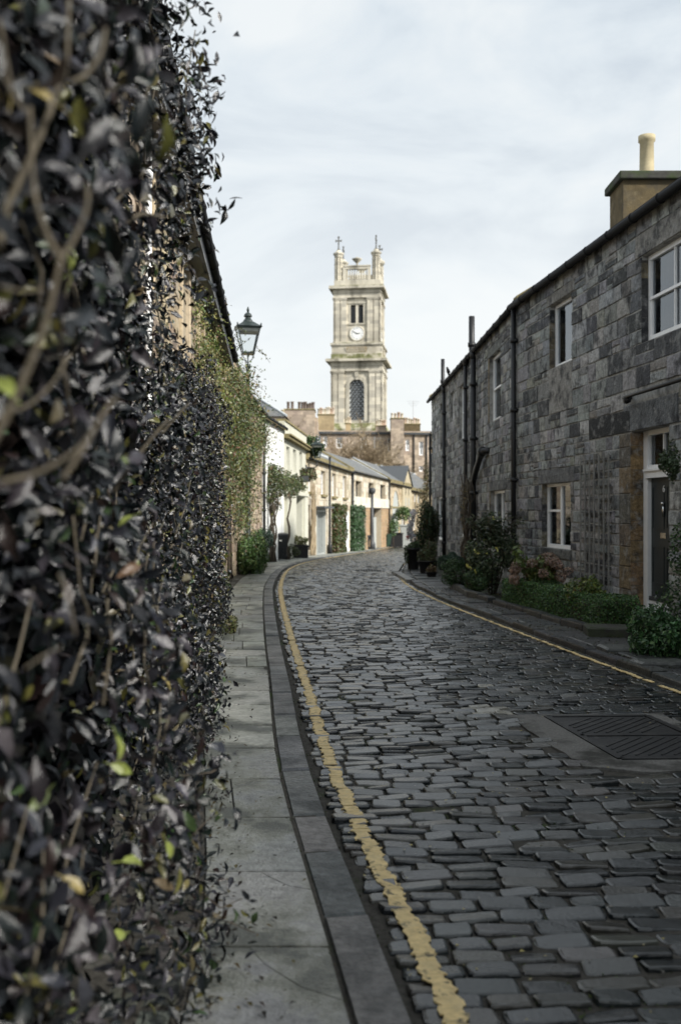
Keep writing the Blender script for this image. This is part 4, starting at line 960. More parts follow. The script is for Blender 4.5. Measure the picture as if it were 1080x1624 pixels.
# ------------------------------------------------------------------ tenements behind
def flatwall(x0, y0, x1, y1): return Wall([(x0, y0), (x1, y1)], -1)
TD = 140
hT = thing('tenement', (X(600, TD), TD, g(TD)), 'long brown stone tenement with sash windows in front of the church tower', 'tenement')
TW = flatwall(X(500, TD), TD, X(684, TD), TD+2)
zt = Z(688, TD)
opt = [(TW.hit(a_), TW.hit(b_), Z(yb, TD), Z(yt, TD)) for a_, b_, yt, yb in ((502.5, 509, 690, 709), (512.5, 519, 692, 710), (533, 543, 693.5, 711), (571.5, 582, 692, 713), (614.5, 622, 694, 716), (643, 649.5, 696, 714), (664.5, 671.5, 699, 721), (664.5, 671, 738, 747), (643.5, 648, 737, 747), (533, 541, 727, 745), (600, 607, 727, 745))]
backing(TW, 0, TW.L, -3, zt, opt, .5).build('wall', M['tenement'], hT)
for o in opt:
    window(hT, TW, o, .12, 'sash4', fw=.13, back='none')
m = MB(); TW.box(m, 0, TW.L, zt, zt+.3, -.2, .35); m.build('cornice', M['dgrey'], hT)
m = MB(); TW.box(m, 0, TW.L, -3, zt, -9, -.5); TW.box(m, 0, TW.L, zt+.3, zt+.5, -9, 0); m.build('rear_wall', M['tenement'], hT)
for px in (656, 676, 632): pipe(hT, TW, TW.hit(px), Z(760, TD), zt, .15, .10, collars=2)
POTS = ((.50, .42, .33), (.44, .32, .24), (.58, .53, .45))
def chim(px0, px1, yt, yb, D, pots, mw='tan', dep=1.6, poth=1.0, potr=.2, label=None, house=hT):
    x0, x1 = X(px0, D), X(px1, D); return chimney(house, ((x0+x1)/2, D+dep/2, 0), x1-x0, dep, Z(yb, D), Z(yt, D), pots, mw, poth=poth, potr=potr, tn=POTS)
chim(504, 530, 658, 686, 141, 8, poth=.95, potr=.19)
chim(620, 640.5, 664, 735, 139.2, 4, mw='tenement', dep=2.2, poth=.85, potr=.2)
chim(641, 666.5, 673, 694, 143, 7, mw='chimney', poth=.8, potr=.18)
chim(548, 556, 672, 690, 142, 3, mw='tan', poth=.8, potr=.2); chim(596, 612, 676, 690, 141.5, 5, mw='tenement', poth=.8, potr=.19)
m = MB(); x_, z_ = X(655, 143.5), Z(673, 143.5); m.tube([(x_, 143.5, z_), (x_, 143.5, z_+3.4)], .03, 5)
for k, l in ((3.3, .9), (3.0, .7), (2.7, .5)): m.tube([(x_-l, 143.5, z_+k), (x_+l, 143.5, z_+k)], .02, 4)
m.build('television_aerial', M['aerial'], hT)
m = MB(); x_ = X(593.5, 138); m.tube([(x_, 138, Z(735, 138)), (x_, 138, Z(693, 138))], .07, 5); m.tube([(x_-1.0, 138, Z(695, 138)), (x_+1.0, 138, Z(695, 138))], .04, 4); m.tube([(x_-.7, 138, Z(697, 138)), (x_+.7, 138, Z(697, 138))], .04, 4); m.build('television_aerial', M['aerial'], hT)
# slim end block at the far right of the tenement
hS = thing('narrow_tenement', (X(680, 150), 150, g(150)), 'narrow tan building end between the tenement and the dark right-hand wall', 'tenement')
SWl = flatwall(X(666, 150), 150, X(720, 150), 150); backing(SWl, 0, SWl.L, -3, Z(686, 150), [(1.2, 2.0, 6, 10.5)], .5).build('wall', M['tan'], hS)
window(hS, SWl, (1.2, 2.0, 6, 10.5), .1, 'sash4', fw=.12, back='none')
m = MB(); SWl.box(m, 0, SWl.L, Z(686, 150), Z(684, 150), -8, .3); m.build('roof', M['dgrey'], hS); m = MB(); SWl.box(m, 0, SWl.L, -3, Z(686, 150), -8, -.5); m.build('rear_wall', M['tan'], hS)
# left brown block with dark pots
hL = thing('tenement', (X(475, 120), 120, g(120)), 'brown stone gable block crowned with a long row of dark chimney pots', 'tenement')
chimney(hL, ((X(451, 120)+X(499, 120))/2, 122, 0), X(499, 120)-X(451, 120), 4, -2, Z(650, 120), 8, 'tenement', poth=.95, potr=.19, tn=((.16, .13, .115),), pot_area=[-1.45, -.95, -.1, .3, .65, 1.0, 1.3, 1.6], name='gable_wall')
m = MB(); D = 121; m.box(X(405, D), X(452, D), D, D+8, -2, Z(668, D)); m.box(X(499, D), X(503, D), D, D+8, -2, Z(662, D)); m.build('side_wall', M['tenement'], hL)
chimney(hL, (X(445, 119), 120, 0), .9, 1, Z(680, 119), Z(661, 119), 2, 'tan', poth=.8, potr=.2, tn=((.5, .42, .3),))
# pyramid slate roof further left
hP = thing('pyramid_roofed_house', (X(425, 100), 100, g(100)), 'house top with a hipped slate roof rising behind the white house', 'house')
m = MB(); D = 100; x0, x1 = X(396, D), X(436, D); z0, z1 = Z(660, D), Z(627, D); xm = X(407, D)
m.add([(x0-2, D, z0), (x1+1.2, D, z0), (x1+1.2, D+7, z0), (x0-2, D+7, z0), (xm, D+3, z1), (xm-.6, D+3.2, z1)], [(0, 1, 4, 5), (1, 2, 4), (2, 3, 5, 4), (3, 0, 5)]); m.build('roof', M['slate'], hP)
m = MB(); m.box(x0-1.8, x1+1, D+.2, D+6.8, -2, z0); m.build('wall', M['tenement'], hP)
m = MB(); m.tube([(xm, D+2.95, z1+.05), (x1+1.2, D-.02, z0+.05)], .12, 6); m.build('lead_hip', M['lead'], hP)

# ------------------------------------------------------------------ church tower
TDW = 175; k_ = TDW/150
tw = thing('church_tower', (X(565, TDW), TDW, -3), 'tall square cream stone church clock tower with corner pinnacles and balustrade', 'church tower')
TM = Matrix.Translation((X(564, TDW)+.75, TDW+4.6, EYE)) @ Matrix.Rotation(R(-7.5), 4, 'Z') @ Matrix.Scale(k_, 4)
h_ = lambda py: (CY-py)*.095          # local heights in units of the 150 m plane
def tbox(m, x0, x1, y0, y1, z0, z1): m.box(x0, x1, y0, y1, z0, z1, TM)
def ring(m, half, z0, z1): tbox(m, -half, half, -half, half, z0, z1)
W1, W2 = 3.92, 3.58     # half widths of lower and upper stage
m = MB(); ring(m, W1+.25, -5, h_(683)); m.lathe([((W1+.7), h_(684)), (W1+.7, h_(680)), (W1+.1, h_(671))], (0, 0, 0), 4, TM @ Matrix.Identity(4), sq=True); m.build('plinth', M['moss'], tw)
# stage shafts built as frames with real recesses on each face
def stage(half, z0, z1, op, nm_):
    """op: (half width, zbottom, ztop) recess in each face"""
    m = MB(); b = half-.28; ow, oz0, oz1 = op
    for q in range(4):
        A = TM @ Matrix.Rotation(q*math.pi/2, 4, 'Z')
        m.box(-b+.7, -ow, -b, -b+.7, z0, z1, A); m.box(ow, b-.7, -b, -b+.7, z0, z1, A)
        m.box(-ow, ow, -b, -b+.7, z0, oz0, A); m.box(-ow, ow, -b, -b+.7, oz1, z1, A)
        m.box(-b, -b+.7, -b, -b+.7, z0, z1, A)
    m.box(-b+.9, b-.9, -b+.9, b-.9, z0, z1, TM)
    return m.build(nm_, M['tower'], tw)
stage(W1, h_(672), h_(588), (1.15, h_(666), h_(600.4)), 'lower_stage')
stage(W2, h_(543), h_(471), (1.15, h_(511.5), h_(482)), 'belfry_stage')
for half, z0, z1 in ((W1, h_(672), h_(588)), (W2, h_(543), h_(471))):
    for q in range(4):
        A = TM @ Matrix.Rotation(q*math.pi/2, 4, 'Z')
        for x0, x1 in ((-half, -half+1.0), (-half+1.12, -half+2.0), (half-2.0, half-1.12), (half-1.0, half)):
            m = MB(); m.box(x0, x1, -half+.01*(q % 2), -half+.35, z0, z1-.35, A); m.box(x0-.06, x1+.06, -half-.06, -half+.35, z1-.35, z1-.2, A); m.box(x0-.1, x1+.1, -half-.1, -half+.35, z1-.2, z1, A); m.box(x0-.05, x1+.05, -half-.05, -half+.3, z0, z0+.25, A)
            m.build('pilaster', M['tower'], tw)
def cornice(nm_, half, steps, mt='tower_trim'):
    m = MB()
    for z0, z1, ex in steps: ring(m, half+ex, z0, z1)
    return m.build(nm_, M[mt], tw)
cornice('lower_entablature', W1, [(h_(588), h_(586), .06), (h_(586), h_(580), .0), (h_(580), h_(578.5), .12), (h_(578.5), h_(574), .02), (h_(574), h_(573), .3), (h_(573), h_(569.5), .72)])
cornice('mossy_blocking_course', W1, [(h_(569.5), h_(568.7), .66), (h_(568.7), h_(560.5), -.02)], 'moss')
cornice('pedestal_course', W2, [(h_(560.5), h_(548.5), .22)], 'tower')
cornice('clock_stage_cornice', W2, [(h_(548.5), h_(546.5), .3), (h_(546.5), h_(544), .42)], 'tower_trim'); cornice('mossy_ledge', W2, [(h_(544), h_(543), .38)], 'moss')
cornice('upper_entablature', W2, [(h_(471), h_(469.5), .1), (h_(469.5), h_(463), 0), (h_(463), h_(461.5), .12), (h_(461.5), h_(458), .03), (h_(458), h_(457), .3), (h_(457), h_(453.5), .62)])
cornice('mossy_ledge', W2, [(h_(453.5), h_(452), .55)], 'moss'); cornice('parapet_base', W2, [(h_(452), h_(442.5), -.1)])
for q in range(4):
    A = TM @ Matrix.Rotation(q*math.pi/2, 4, 'Z'); b = W2-.28
    # belfry louvres, mullion, clock
    for sx_ in (-1, 1):
        m = MB(); x0, x1 = sorted((sx_*.22, sx_*.98)); m.box(x0, x1, -b+.5, -b+.69, h_(510.5), h_(483), A); lo = m.build('louvre_opening', M['room'], tw)
        for k in range(9):
            z = h_(510)+k*(h_(484)-h_(510))/9; m = MB(); v = [(x0, -b+.42, z+.22), (x1, -b+.42, z+.22), (x1, -b+.12, z), (x0, -b+.12, z)]
            m.add([A @ Vector(p) for p in v]+[A @ (Vector(p)+Vector((0, 0, .05))) for p in v], [(0, 1, 2, 3), (7, 6, 5, 4), (0, 4, 5, 1), (3, 2, 6, 7), (0, 3, 7, 4), (1, 5, 6, 2)]); m.build('louvre', M['dgrey'], lo)
    m = MB(); m.box(-.2, .2, -b+.05, -b+.5, h_(511), h_(482), A); m.box(-1.6, -1.15, -b-.1, -b+.01, h_(511), h_(478), A) if False else None
    m.box(-1.5, 1.5, -b-.12, -b, h_(480), h_(476.5), A); m.box(-1.35, 1.35, -b-.16, -b, h_(513.5), h_(511.5), A)
    for x_ in (-1.12, 1.04): m.box(x_-.09, x_+.17, -b-.04, -b+.02, h_(511.4), h_(480.2), A)
    m.build('belfry_mullion', M['tower_trim'], tw)
    cz = h_(527.8); m = MB(); n = 32; rr_ = .98
    C = A @ Matrix.Translation((0, -b-.02, cz)) @ Matrix.Rotation(R(90), 4, 'X')
    m.lathe([(rr_+.22, -.02), (rr_+.22, .10), (rr_+.08, .16), (rr_, .10), (rr_-.02, .08)], (0, 0, 0), n, C); m.build('clock_surround', M['tower_trim'], tw, True)
    m = MB(); m.lathe([(rr_, .08), (rr_, .115)], (0, 0, 0), n, C); cf = m.build('clock_face', M['clock'], tw)
    if q in (0, 1):
        for i, s_ in enumerate('XII I II III IV V VI VII VIII IX X XI'.split()):
            a = math.pi/2-i*math.pi/6; T = C @ Matrix.Translation((math.cos(a)*.77, math.sin(a)*.77, .125)) @ Matrix.Rotation(a-math.pi/2, 4, 'Z')
            text_obj(s_, 'numeral', cf, M['iron'], (0, 0, 0), T, .26, .003)
        for ang, l, w_ in ((60, .86, .035), (-5+10, .55, .05)):   # minute hand at ten, hour hand just before three
            a = R(90+60) if l > .7 else R(3); T = C @ Matrix.Translation((0, 0, .14+.01*(l > .7))) @ Matrix.Rotation(a, 4, 'Z'); m = MB(); m.add([T @ Vector(p) for p in ((-.18, -w_, 0), (l*.8, -w_, 0), (l, 0, 0), (l*.8, w_, 0), (-.18, w_, 0), (-.18, -w_, .02), (l*.8, -w_, .02), (l, 0, .02), (l*.8, w_, .02), (-.18, w_, .02))], [(4, 3, 2, 1, 0), (5, 6, 7, 8, 9)]+[(k, (k+1) % 5, 5+(k+1) % 5, 5+k) for k in range(5)]); m.build('clock_hand', M['iron'], cf)
    m = MB(); m.box(-1.5, 1.5, -b-.1, -b+.01, h_(543), h_(540.5), A); m.build('clock_sill', M['tower_trim'], tw)
    # pedestal lattice
    m = MB(); y_ = -(W2+.22)-.02
    for i in range(-4, 5):
        for sg in (-1, 1):
            xa = i*.34; v = [(xa-.05, y_-.06, h_(558)), (xa+.05, y_-.06, h_(558)), (xa+.05+sg*.42, y_-.06, h_(550)), (xa-.05+sg*.42, y_-.06, h_(550))]; m.add([A @ Vector(p) for p in v]+[A @ (Vector(p)+Vector((0, .06, 0))) for p in v], [(0, 1, 2, 3), (0, 4, 5, 1), (1, 5, 6, 2), (3, 2, 6, 7), (0, 3, 7, 4)])
    m.build('lattice_panel', M['tower_trim'], tw); m = MB(); m.box(-1.55, 1.55, y_-.0, y_+.02, h_(558.5), h_(549.6), A); m.build('lattice_backing', M['tan'], tw)
    # arched scale-pattern window
    b = W1-.28; zr = h_(613); r0 = 1.15; m = MB(); n = 16
    for k in range(n):
        a0, a1 = math.pi*k/n, math.pi*(k+1)/n; v = []
        for y_ in (-b-.12, -b+.02):
            for r_, a in ((r0, a0), (r0, a1), (r0+.5, a1), (r0+.5, a0)): v.append(A @ Vector((math.cos(a)*r_, y_, zr+math.sin(a)*r_)))
        m.add(v, [(0, 1, 2, 3), (0, 4, 5, 1), (2, 6, 7, 3), (3, 7, 4, 0)])
    for sx_ in (-1, 1): x0, x1 = sorted((sx_*r0, sx_*(r0+.5))); m.box(x0, x1, -b-.12, -b+.02, h_(668), zr, A)
    m.box(-.28, .28, -b-.25, -b, h_(597), h_(588), A); m.box(-.2, .2, -b-.2, -b, h_(602), h_(597), A)
    m.build('arch_surround', M['tower_trim'], tw)
    # spandrel pieces closing the square opening above the arch
    m = MB()
    for k in range(n):
        a0, a1 = math.pi*k/n, math.pi*(k+1)/n; top = h_(601)
        v = [(math.cos(a0)*r0, -b+.01, zr+math.sin(a0)*r0), (math.cos(a1)*r0, -b+.01, zr+math.sin(a1)*r0), (math.cos(a1)*r0, -b+.01, top), (math.cos(a0)*r0, -b+.01, top)]
        m.add([A @ Vector(p) for p in v], [(0, 1, 2, 3)])
    m.build('spandrel', M['tower'], tw)
    m = MB(); m.box(-r0, r0, -b+.45, -b+.5, h_(667), h_(600), A); wn = m.build('arched_window', M['lead'], tw)
    m = MB(); row = 0; z = h_(667)
    while z < zr+r0-.15:
        lim = r0-.02 if z < zr else math.sqrt(max(0, r0*r0-(z+.2-zr)**2))
        for i in range(-3, 4):
            x_ = i*.56+(.28 if row % 2 else 0)
            if abs(x_)+.1 > lim: continue
            pts = [A @ Vector((x_+math.cos(t)*.29, -b+.33, z+.1+math.sin(t)*.30)) for t in [math.pi*j/6 for j in range(7)]]; m.tube(pts, .085, 5)
        z += .36; row += 1
    m.build('scale_tracery', M['dgrey'], wn)
    # balustrade
    b = W2-.15; m = MB(); m.box(-2.0, 2.0, -b, -b+.45, h_(425), h_(421), A); m.box(-2.1, 2.1, -b-.08, -b+.5, h_(421), h_(419), A); m.build('balustrade_rail', M['tower_trim'], tw)
    for i in range(9):
        m = MB(); m.lathe([(.12, h_(442.5)), (.08, h_(440)), (.15, h_(436)), (.07, h_(429)), (.12, h_(425))], (-1.44+i*.36, -b+.22, 0), 8, A); m.build('baluster', M['tower_trim'], tw, True)
    for sx_ in (-1, 1): m = MB(); x0, x1 = sorted((sx_*1.65, sx_*2.05)); m.box(x0, x1, -b+.02, -b+.45, h_(442.5), h_(425), A); m.build('balustrade_pier', M['tower_trim'], tw)
    m = MB(); m.lathe([(.18, h_(419)), (.12, h_(416.5)), (.3, h_(414)), (.7, h_(410)), (.78, h_(408.5)), (.3, h_(407)), (.12, h_(405.5))], (0, -b+.25, 0), 12, A); m.build('stone_urn', M['tower_trim'], tw, True)
    # corner pinnacle
    px_ = -W2+.72; m = MB(); c_ = (px_, px_, 0)
    m.lathe([(.62, h_(452)), (.62, h_(447)), (.5, h_(446)), (.48, h_(406)), (.62, h_(404.5)), (.66, h_(402)), (.82, h_(400)), (.84, h_(398)), (.45, h_(396)), (.3, h_(393))], c_, 8, A, tone=(1, 1, 1)); pn = m.build('pinnacle', M['tower_trim'], tw)
    for i in range(8):
        a = math.pi/4*i+.0; m = MB(); m.lathe([(.14, h_(446)), (.13, h_(406))], (px_+math.cos(a)*.5, px_+math.sin(a)*.5, 0), 6, A); m.build('shaft', M['tower'], pn)
    m = MB(); bx = lambda *q_: m.box(*q_, A @ Matrix.Translation(c_)); z0 = h_(393)
    m.lathe([(.28, z0), (.12, z0+.25), (.08, z0+.9), (.16, z0+.95)], c_, 8, A)
    bx(-.08, .08, -.08, .08, z0+.9, z0+2.0); bx(-.42, .42, -.075, .075, z0+1.35, z0+1.52); bx(-.16, .16, -.1, .1, z0+1.9, z0+2.1)
    for sx_ in (-1, 1): x0, x1 = sorted((sx_*.36, sx_*.48)); bx(x0, x1, -.1, .1, z0+1.27, z0+1.6)
    m.build('stone_cross', M['conc'], pn)

# ------------------------------------------------------------------ lamps
def lantern(mb_iron, mt_parent, c, s, rz=0):
    """Edinburgh style four sided tapering lantern, foot at c, about 1.15*s tall"""
    A = Matrix.Translation(c) @ Matrix.Rotation(rz, 4, 'Z') @ Matrix.Scale(s, 4)
    m = MB(); w0, w1, z0, z1 = .13, .26, .22, .80
    for i in range(4):
        a = math.pi/4+i*math.pi/2; p0 = Vector((math.cos(a)*w0*1.414, math.sin(a)*w0*1.414, z0)); p1 = Vector((math.cos(a)*w1*1.414, math.sin(a)*w1*1.414, z1))
        m.tube([A @ p0, A @ p1], .016*s, 6); m.tube([A @ (p1+Vector((0, 0, -.01))), A @ (p1*1.0+Vector((math.cos(a)*.03, math.sin(a)*.03, .09)))], .018*s, 6)
        q0 = Vector((math.cos(a)*.03, math.sin(a)*.03, 0)); qm = Vector((math.cos(a)*.17, math.sin(a)*.17, .10)); m.tube([A @ q0, A @ Vector((math.cos(a)*.1, math.sin(a)*.1, .05)), A @ qm, A @ (p0*1.02)], .009*s, 5)
    m.lathe([(w0+.02, z0-.03), (w0+.02, z0+.015)], (0, 0, 0), 4, A, sq=True); m.lathe([(w1+.02, z1-.02), (w1+.03, z1+.02)], (0, 0, 0), 4, A, sq=True)
    fr = m.build('lantern_frame', M['lampgreen'], mt_parent)
    m = MB(); m.lathe([(w1+.05, z1+.02), (w1-.04, z1+.07), (.13, z1+.14), (.12, z1+.15)], (0, 0, 0), 4, A, sq=True)
    m.lathe([(.13, z1+.13), (.115, z1+.18), (.07, z1+.24), (.065, z1+.27), (.10, z1+.28), (.10, z1+.295), (.085, z1+.335), (.05, z1+.37), (.02, z1+.385), (.03, z1+.42), (.035, z1+.44), (.008, z1+.52)], (0, 0, 0), 14, A)
    m.build('lantern_cap', M['lampgreen'], mt_parent, True if False else False)
    for i in range(4):
        B = A @ Matrix.Rotation(i*math.pi/2, 4, 'Z'); m = MB(); m.add([B @ Vector(p) for p in ((-w0, -w0, z0+.01), (w0, -w0, z0+.01), (w1, -w1, z1-.02), (-w1, -w1, z1-.02))], [(0, 1, 2, 3)]); m.build('glass_pane', M['lampglass'], mt_parent)
    m = MB(); m.lathe([(w1-.02, z1-.10), (w1-.005, z1-.03)], (0, 0, 0), 4, A, sq=True); m.build('reflector', M['blind'], mt_parent)
LD = 28.3; lx, lz = X(393.5, LD), Z(578, LD)
l1 = thing('street_lamp', (lx, LD, g(LD)), 'traditional lantern street lamp rising above the climbers against the sky', 'street lamp', 'lantern street lamps')
m = MB(); m.lathe([(.16, g(LD)), (.16, g(LD)+.1), (.12, g(LD)+.3), (.12, g(LD)+1.0), (.08, g(LD)+1.1), (.065, 3.2), (.055, lz-.35), (.09, lz-.34), (.10, lz-.28), (.055, lz-.24), (.05, lz-.12), (.075, lz-.11), (.08, lz-.0), (.04, lz+.02)], (lx, LD, 0), 14); m.build('post', M['lampgreen'], l1, True)
m = MB(); m.tube([(lx, LD, lz), (lx, LD, lz+.33)], .018, 6); m.build('gas_pipe', M['lampgreen'], l1)
lantern(None, l1, (lx, LD, lz+.06), 1.2, R(12))
LD2 = 49.5; lx, lz = X(503, LD2), Z(742, LD2)
l2 = thing('street_lamp', (lx, LD2, g(LD2)), 'wall-bracket lantern lamp projecting from the cream house corner', 'street lamp', 'lantern street lamps')
wp = LW.P(sy(49)-.1, lz-.0, 0)
m = MB(); m.tube([wp, Vector((lx-.2, LD2, lz)), Vector((lx-.03, LD2, lz+.05)), Vector((lx, LD2, lz+.3))], .035, 8); m.tube([wp-Vector((0, 0, .35)), (wp+Vector((lx, LD2, lz)))/2+Vector((0, 0, -.1)), Vector((lx-.25, LD2, lz))], .025, 6); m.box(wp.x-.08, wp.x+.08, wp.y-.06, wp.y+.06, lz-.45, lz+.12); m.build('bracket', M['iron'], l2, True)
lantern(None, l2, (lx, LD2, lz+.28), 1.05)
def pole(px, ytop, yb, D, r_, label, mt, head=False):
    x_ = X(px, D); z0 = g(D); t = thing('lamp_column', (x_, D, z0), label, 'pole'); m = MB(); zt_ = Z(ytop, D)
    m.lathe([(r_*1.9, z0), (r_*1.9, z0+.5), (r_*1.3, z0+.6), (r_, z0+1.4), (r_*.8, zt_)], (x_, D, 0), 12); m.build('post', M[mt], t, True)
    m = MB(); m.lathe([(r_*.8, zt_), (r_*1.8, zt_+.12), (r_*2.2, zt_+.35), (r_*1.2, zt_+.5)], (x_, D, 0), 10) if head else m.lathe([(r_*1.1, zt_), (r_*1.1, zt_+.06)], (x_, D, 0), 10); m.build('lamp_head' if head else 'cap', M[mt], t, True)
pole(523, 726, 878, 56, .07, 'slim black pole in front of the honey stone house', 'iron'); pole(590, 784, 870, 76, .13, 'grey lamp column standing between the two garage doors', 'dgrey', True)

# ------------------------------------------------------------------ bins
def wheelie(mt, label, group=None):
    t = thing('wheelie_bin', (0, 0, 0), label, 'wheelie bin', group); m = MB()
    v = []
    for z, wx, wy0, wy1 in ((.03, .22, -.22, .26), (.12, .23, -.24, .28), (.93, .285, -.33, .36), (.93, .30, -.345, .375), (.98, .30, -.345, .375)):
        v += [(-wx, wy0, z), (wx, wy0, z), (wx, wy1, z), (-wx, wy1, z)]
    f = [(r_*4+k, r_*4+(k+1) % 4, (r_+1)*4+(k+1) % 4, (r_+1)*4+k) for r_ in range(4) for k in range(4)]+[(3, 2, 1, 0), (16, 17, 18, 19)]
    m.add(v, f)
    for x_ in (-.12, .12): m.box(x_-.012, x_+.012, -.30, -.23, .2, .88)
    m.build('bin_body', M[mt], t, bevel=.012)
    m = MB(); v = [(-.31, -.37, .985), (.31, -.37, .985), (.31, .38, .985), (-.31, .38, .985), (-.29, -.33, 1.04), (.29, -.33, 1.04), (.28, .36, 1.07), (-.28, .36, 1.07)]; m.add(v, [(3, 2, 1, 0), (4, 5, 6, 7), (0, 1, 5, 4), (1, 2, 6, 5), (2, 3, 7, 6), (3, 0, 4, 7)]); m.build('lid', M[mt], t, bevel=.012)
    m = MB(); m.tube([(-.24, .42, .96), (.24, .42, .96)], .018, 8); m.box(-.26, -.22, .36, .44, .93, .99); m.box(.22, .26, .36, .44, .93, .99); m.build('handle', M[mt], t)
    for s_ in (-1, 1): m = MB(); m.lathe([(.10, -.03), (.10, .03)], (0, 0, 0), 14, Matrix.Translation((s_*.27, .27, .10)) @ Matrix.Rotation(R(90), 4, 'Y')); m.build('wheel', M['iron'], t)
    m = MB(); m.box(-.05, .05, -.345, -.338, .74, .80); m.build('label_plate', M['blind'], t)
    return t
b1 = wheelie('binblack', 'black wheelie bin beside the white house at the end of the left kerb'); 
bg_ = wheelie('bin', 'large green bin by the garage pillar far down the street')
b3 = copy_tree(b1); b3['label'] = 'dark wheelie bin in the shadow of the first garage opening'
def put(o, px, py, rz, s=1, D=None):
    p = G(px, py) if D is None else Vector((X(px, D), D, g(D))); p.z = g(p.y)+(KH if s == 1 else KH); o.location = p; o.rotation_euler = (0, 0, rz); o.scale = (s, s, s); return p
put(b1, 444, 890.5, R(8)); put(b3, 578, 872.5, R(-30), 1.0); put(bg_, 609, 868.5, R(-35), 1.02)
bg_.scale = (1.9, 1.1, 1.05)

# ------------------------------------------------------------------ road ironwork
ac = thing('access_cover', (HC.x+.4, HC.y-.6, 0), 'worn black two-part metal access cover with a gritty concrete surround in the setts', 'utility cover')
def hp(a, b, z=0): q = HC+hx*a+hy*b; return Vector((q.x, q.y, z))
m = MB(); n = 40; outl = []
for i in range(n):
    t = i/n*4; k = int(t); fr_ = t-k
    a, b = [(-.38+fr_*1.58, -.075), (1.20, -.075+fr_*1.27), (1.20-fr_*1.58, 1.195+.06*fr_), (-.38, 1.255-fr_*1.33)][k]
    if b > 1.05 and a < 0: b -= -a*.35
    a += .015*math.sin(i*2.7)+rnd.uniform(-.012, .012)*(a < .1); b += .008*math.sin(i*1.9); outl.append((a, b))
v = [hp(a, b, .012) for a, b in outl]+[hp(a, b, -.05) for a, b in outl]+[hp(a, b, .012) for a, b in ((0, 0), (1, 0), (1, 1), (0, 1))]
top = [hp(a, b, .0125) for a, b in outl]
f = [(i, (i+1) % n, n+(i+1) % n, n+i) for i in range(n)]
m.add(v, f); m.f.append(tuple(range(n))[::-1])
m.build('concrete_surround', M['conc'], ac)
def hbar(m, a0, b0, a1, b1, w_, z0, z1):
    p, q = HC+hx*a0+hy*b0, HC+hx*a1+hy*b1; d = (q-p).normalized(); s_ = Vector((-d.y, d.x))*w_/2
    v = [(*(p-s_), z0), (*(q-s_), z0), (*(q+s_), z0), (*(p+s_), z0), (*(p-s_), z1), (*(q-s_), z1), (*(q+s_), z1), (*(p+s_), z1)]
    m.add(v, [(3, 2, 1, 0), (4, 5, 6, 7), (0, 1, 5, 4), (1, 2, 6, 5), (2, 3, 7, 6), (3, 0, 4, 7)])
m = MB()
for q in ((0, 0, 1, 0), (1, 0, 1, 1), (1, 1, 0, 1), (0, 1, 0, 0), (0, .5, 1, .5)): hbar(m, *q, .05, .011, .021)
m.build('cover_frame', M['cast'], ac)
for b0 in (.0, .5):
    m = MB(); m.add([hp(a, b, .0145) for a, b in ((.04, b0+.03), (.96, b0+.03), (.96, b0+.47), (.04, b0+.47))], [(3, 2, 1, 0)])
    pl = m.build('cover_plate', M['cast'], ac); m = MB()
    for i in range(9):
        t = -.35+i*.15; a0, a1 = max(.06, .06+0), .94
        p0 = (.06+max(0, -t)*1.2, b0+.44-max(0, t)*0) ; s0_, e0_ = .06+i*.11-.33, .06+i*.11+.33
        s1_, e1_ = max(.06, s0_), min(.94, e0_); fa = (s1_-s0_)/.66; fb = (e1_-s0_)/.66
        hbar(m, s1_, b0+.44-.38*fa, e1_, b0+.44-.38*fb, .014, .014, .0185)
    m.build('rib', M['cast'], pl)
dgp = thing('drain_grate', (DR.x, DR.y, g(DR.y)), 'rectangular iron drain grate set in the distant setts', 'drain grate'); z_ = g(DR.y)
m = MB(); m.box(DR.x-.34, DR.x+.34, DR.y-.6, DR.y-.54, z_, z_+.02); m.box(DR.x-.34, DR.x+.34, DR.y+.54, DR.y+.6, z_, z_+.02); m.box(DR.x-.34, DR.x-.29, DR.y-.54, DR.y+.54, z_, z_+.02); m.box(DR.x+.29, DR.x+.34, DR.y-.54, DR.y+.54, z_, z_+.02); m.build('grate_frame', M['cast'], dgp)
for i in range(7):
    m = MB(); x_ = DR.x-.24+i*.08; m.box(x_-.018, x_+.018, DR.y-.54, DR.y+.54, z_+.001, z_+.016); m.build('bar', M['cast'], dgp)
# ------------------------------------------------------------------ dark hedge in the left foreground
def XS(y): return np.interp(y, [.9, 1.3, 2, 3, 4, 6, 8, 10, 13, 15], [-.50, -.51, -.56, -.62, -.73, -.98, -1.17, -1.36, -1.66, -1.88])
def HT(y): return np.interp(y, [.9, 5.2, 5.7, 6.4, 7, 8, 12, 14, 15], [4.7, 4.7, 3.7, 2.55, 2.55, 2.75, 3.2, 3.0, 2.4])
hd = thing('purple_hedge', (-1.0, 6, 0), 'tall dark purple-leaved hedge filling the left foreground, with pale brown branches', 'hedge')
def lump(y, z): return .09*np.sin(y*2.3+z*1.7)+.07*np.sin(z*3.9-y*1.3+1)+.05*np.sin(y*6.1+1.2)*np.sin(z*5.3)+.03*np.sin(y*11+z*9)
PUR = [(.006, .008, .010), (.010, .011, .014), (.004, .007, .006), (.026, .027, .033), (.016, .011, .010), (.075, .072, .022), (.022, .040, .014), (.08, .068, .038)]
PW = [26, 26, 18, 14, 8, 5, 3, 3]
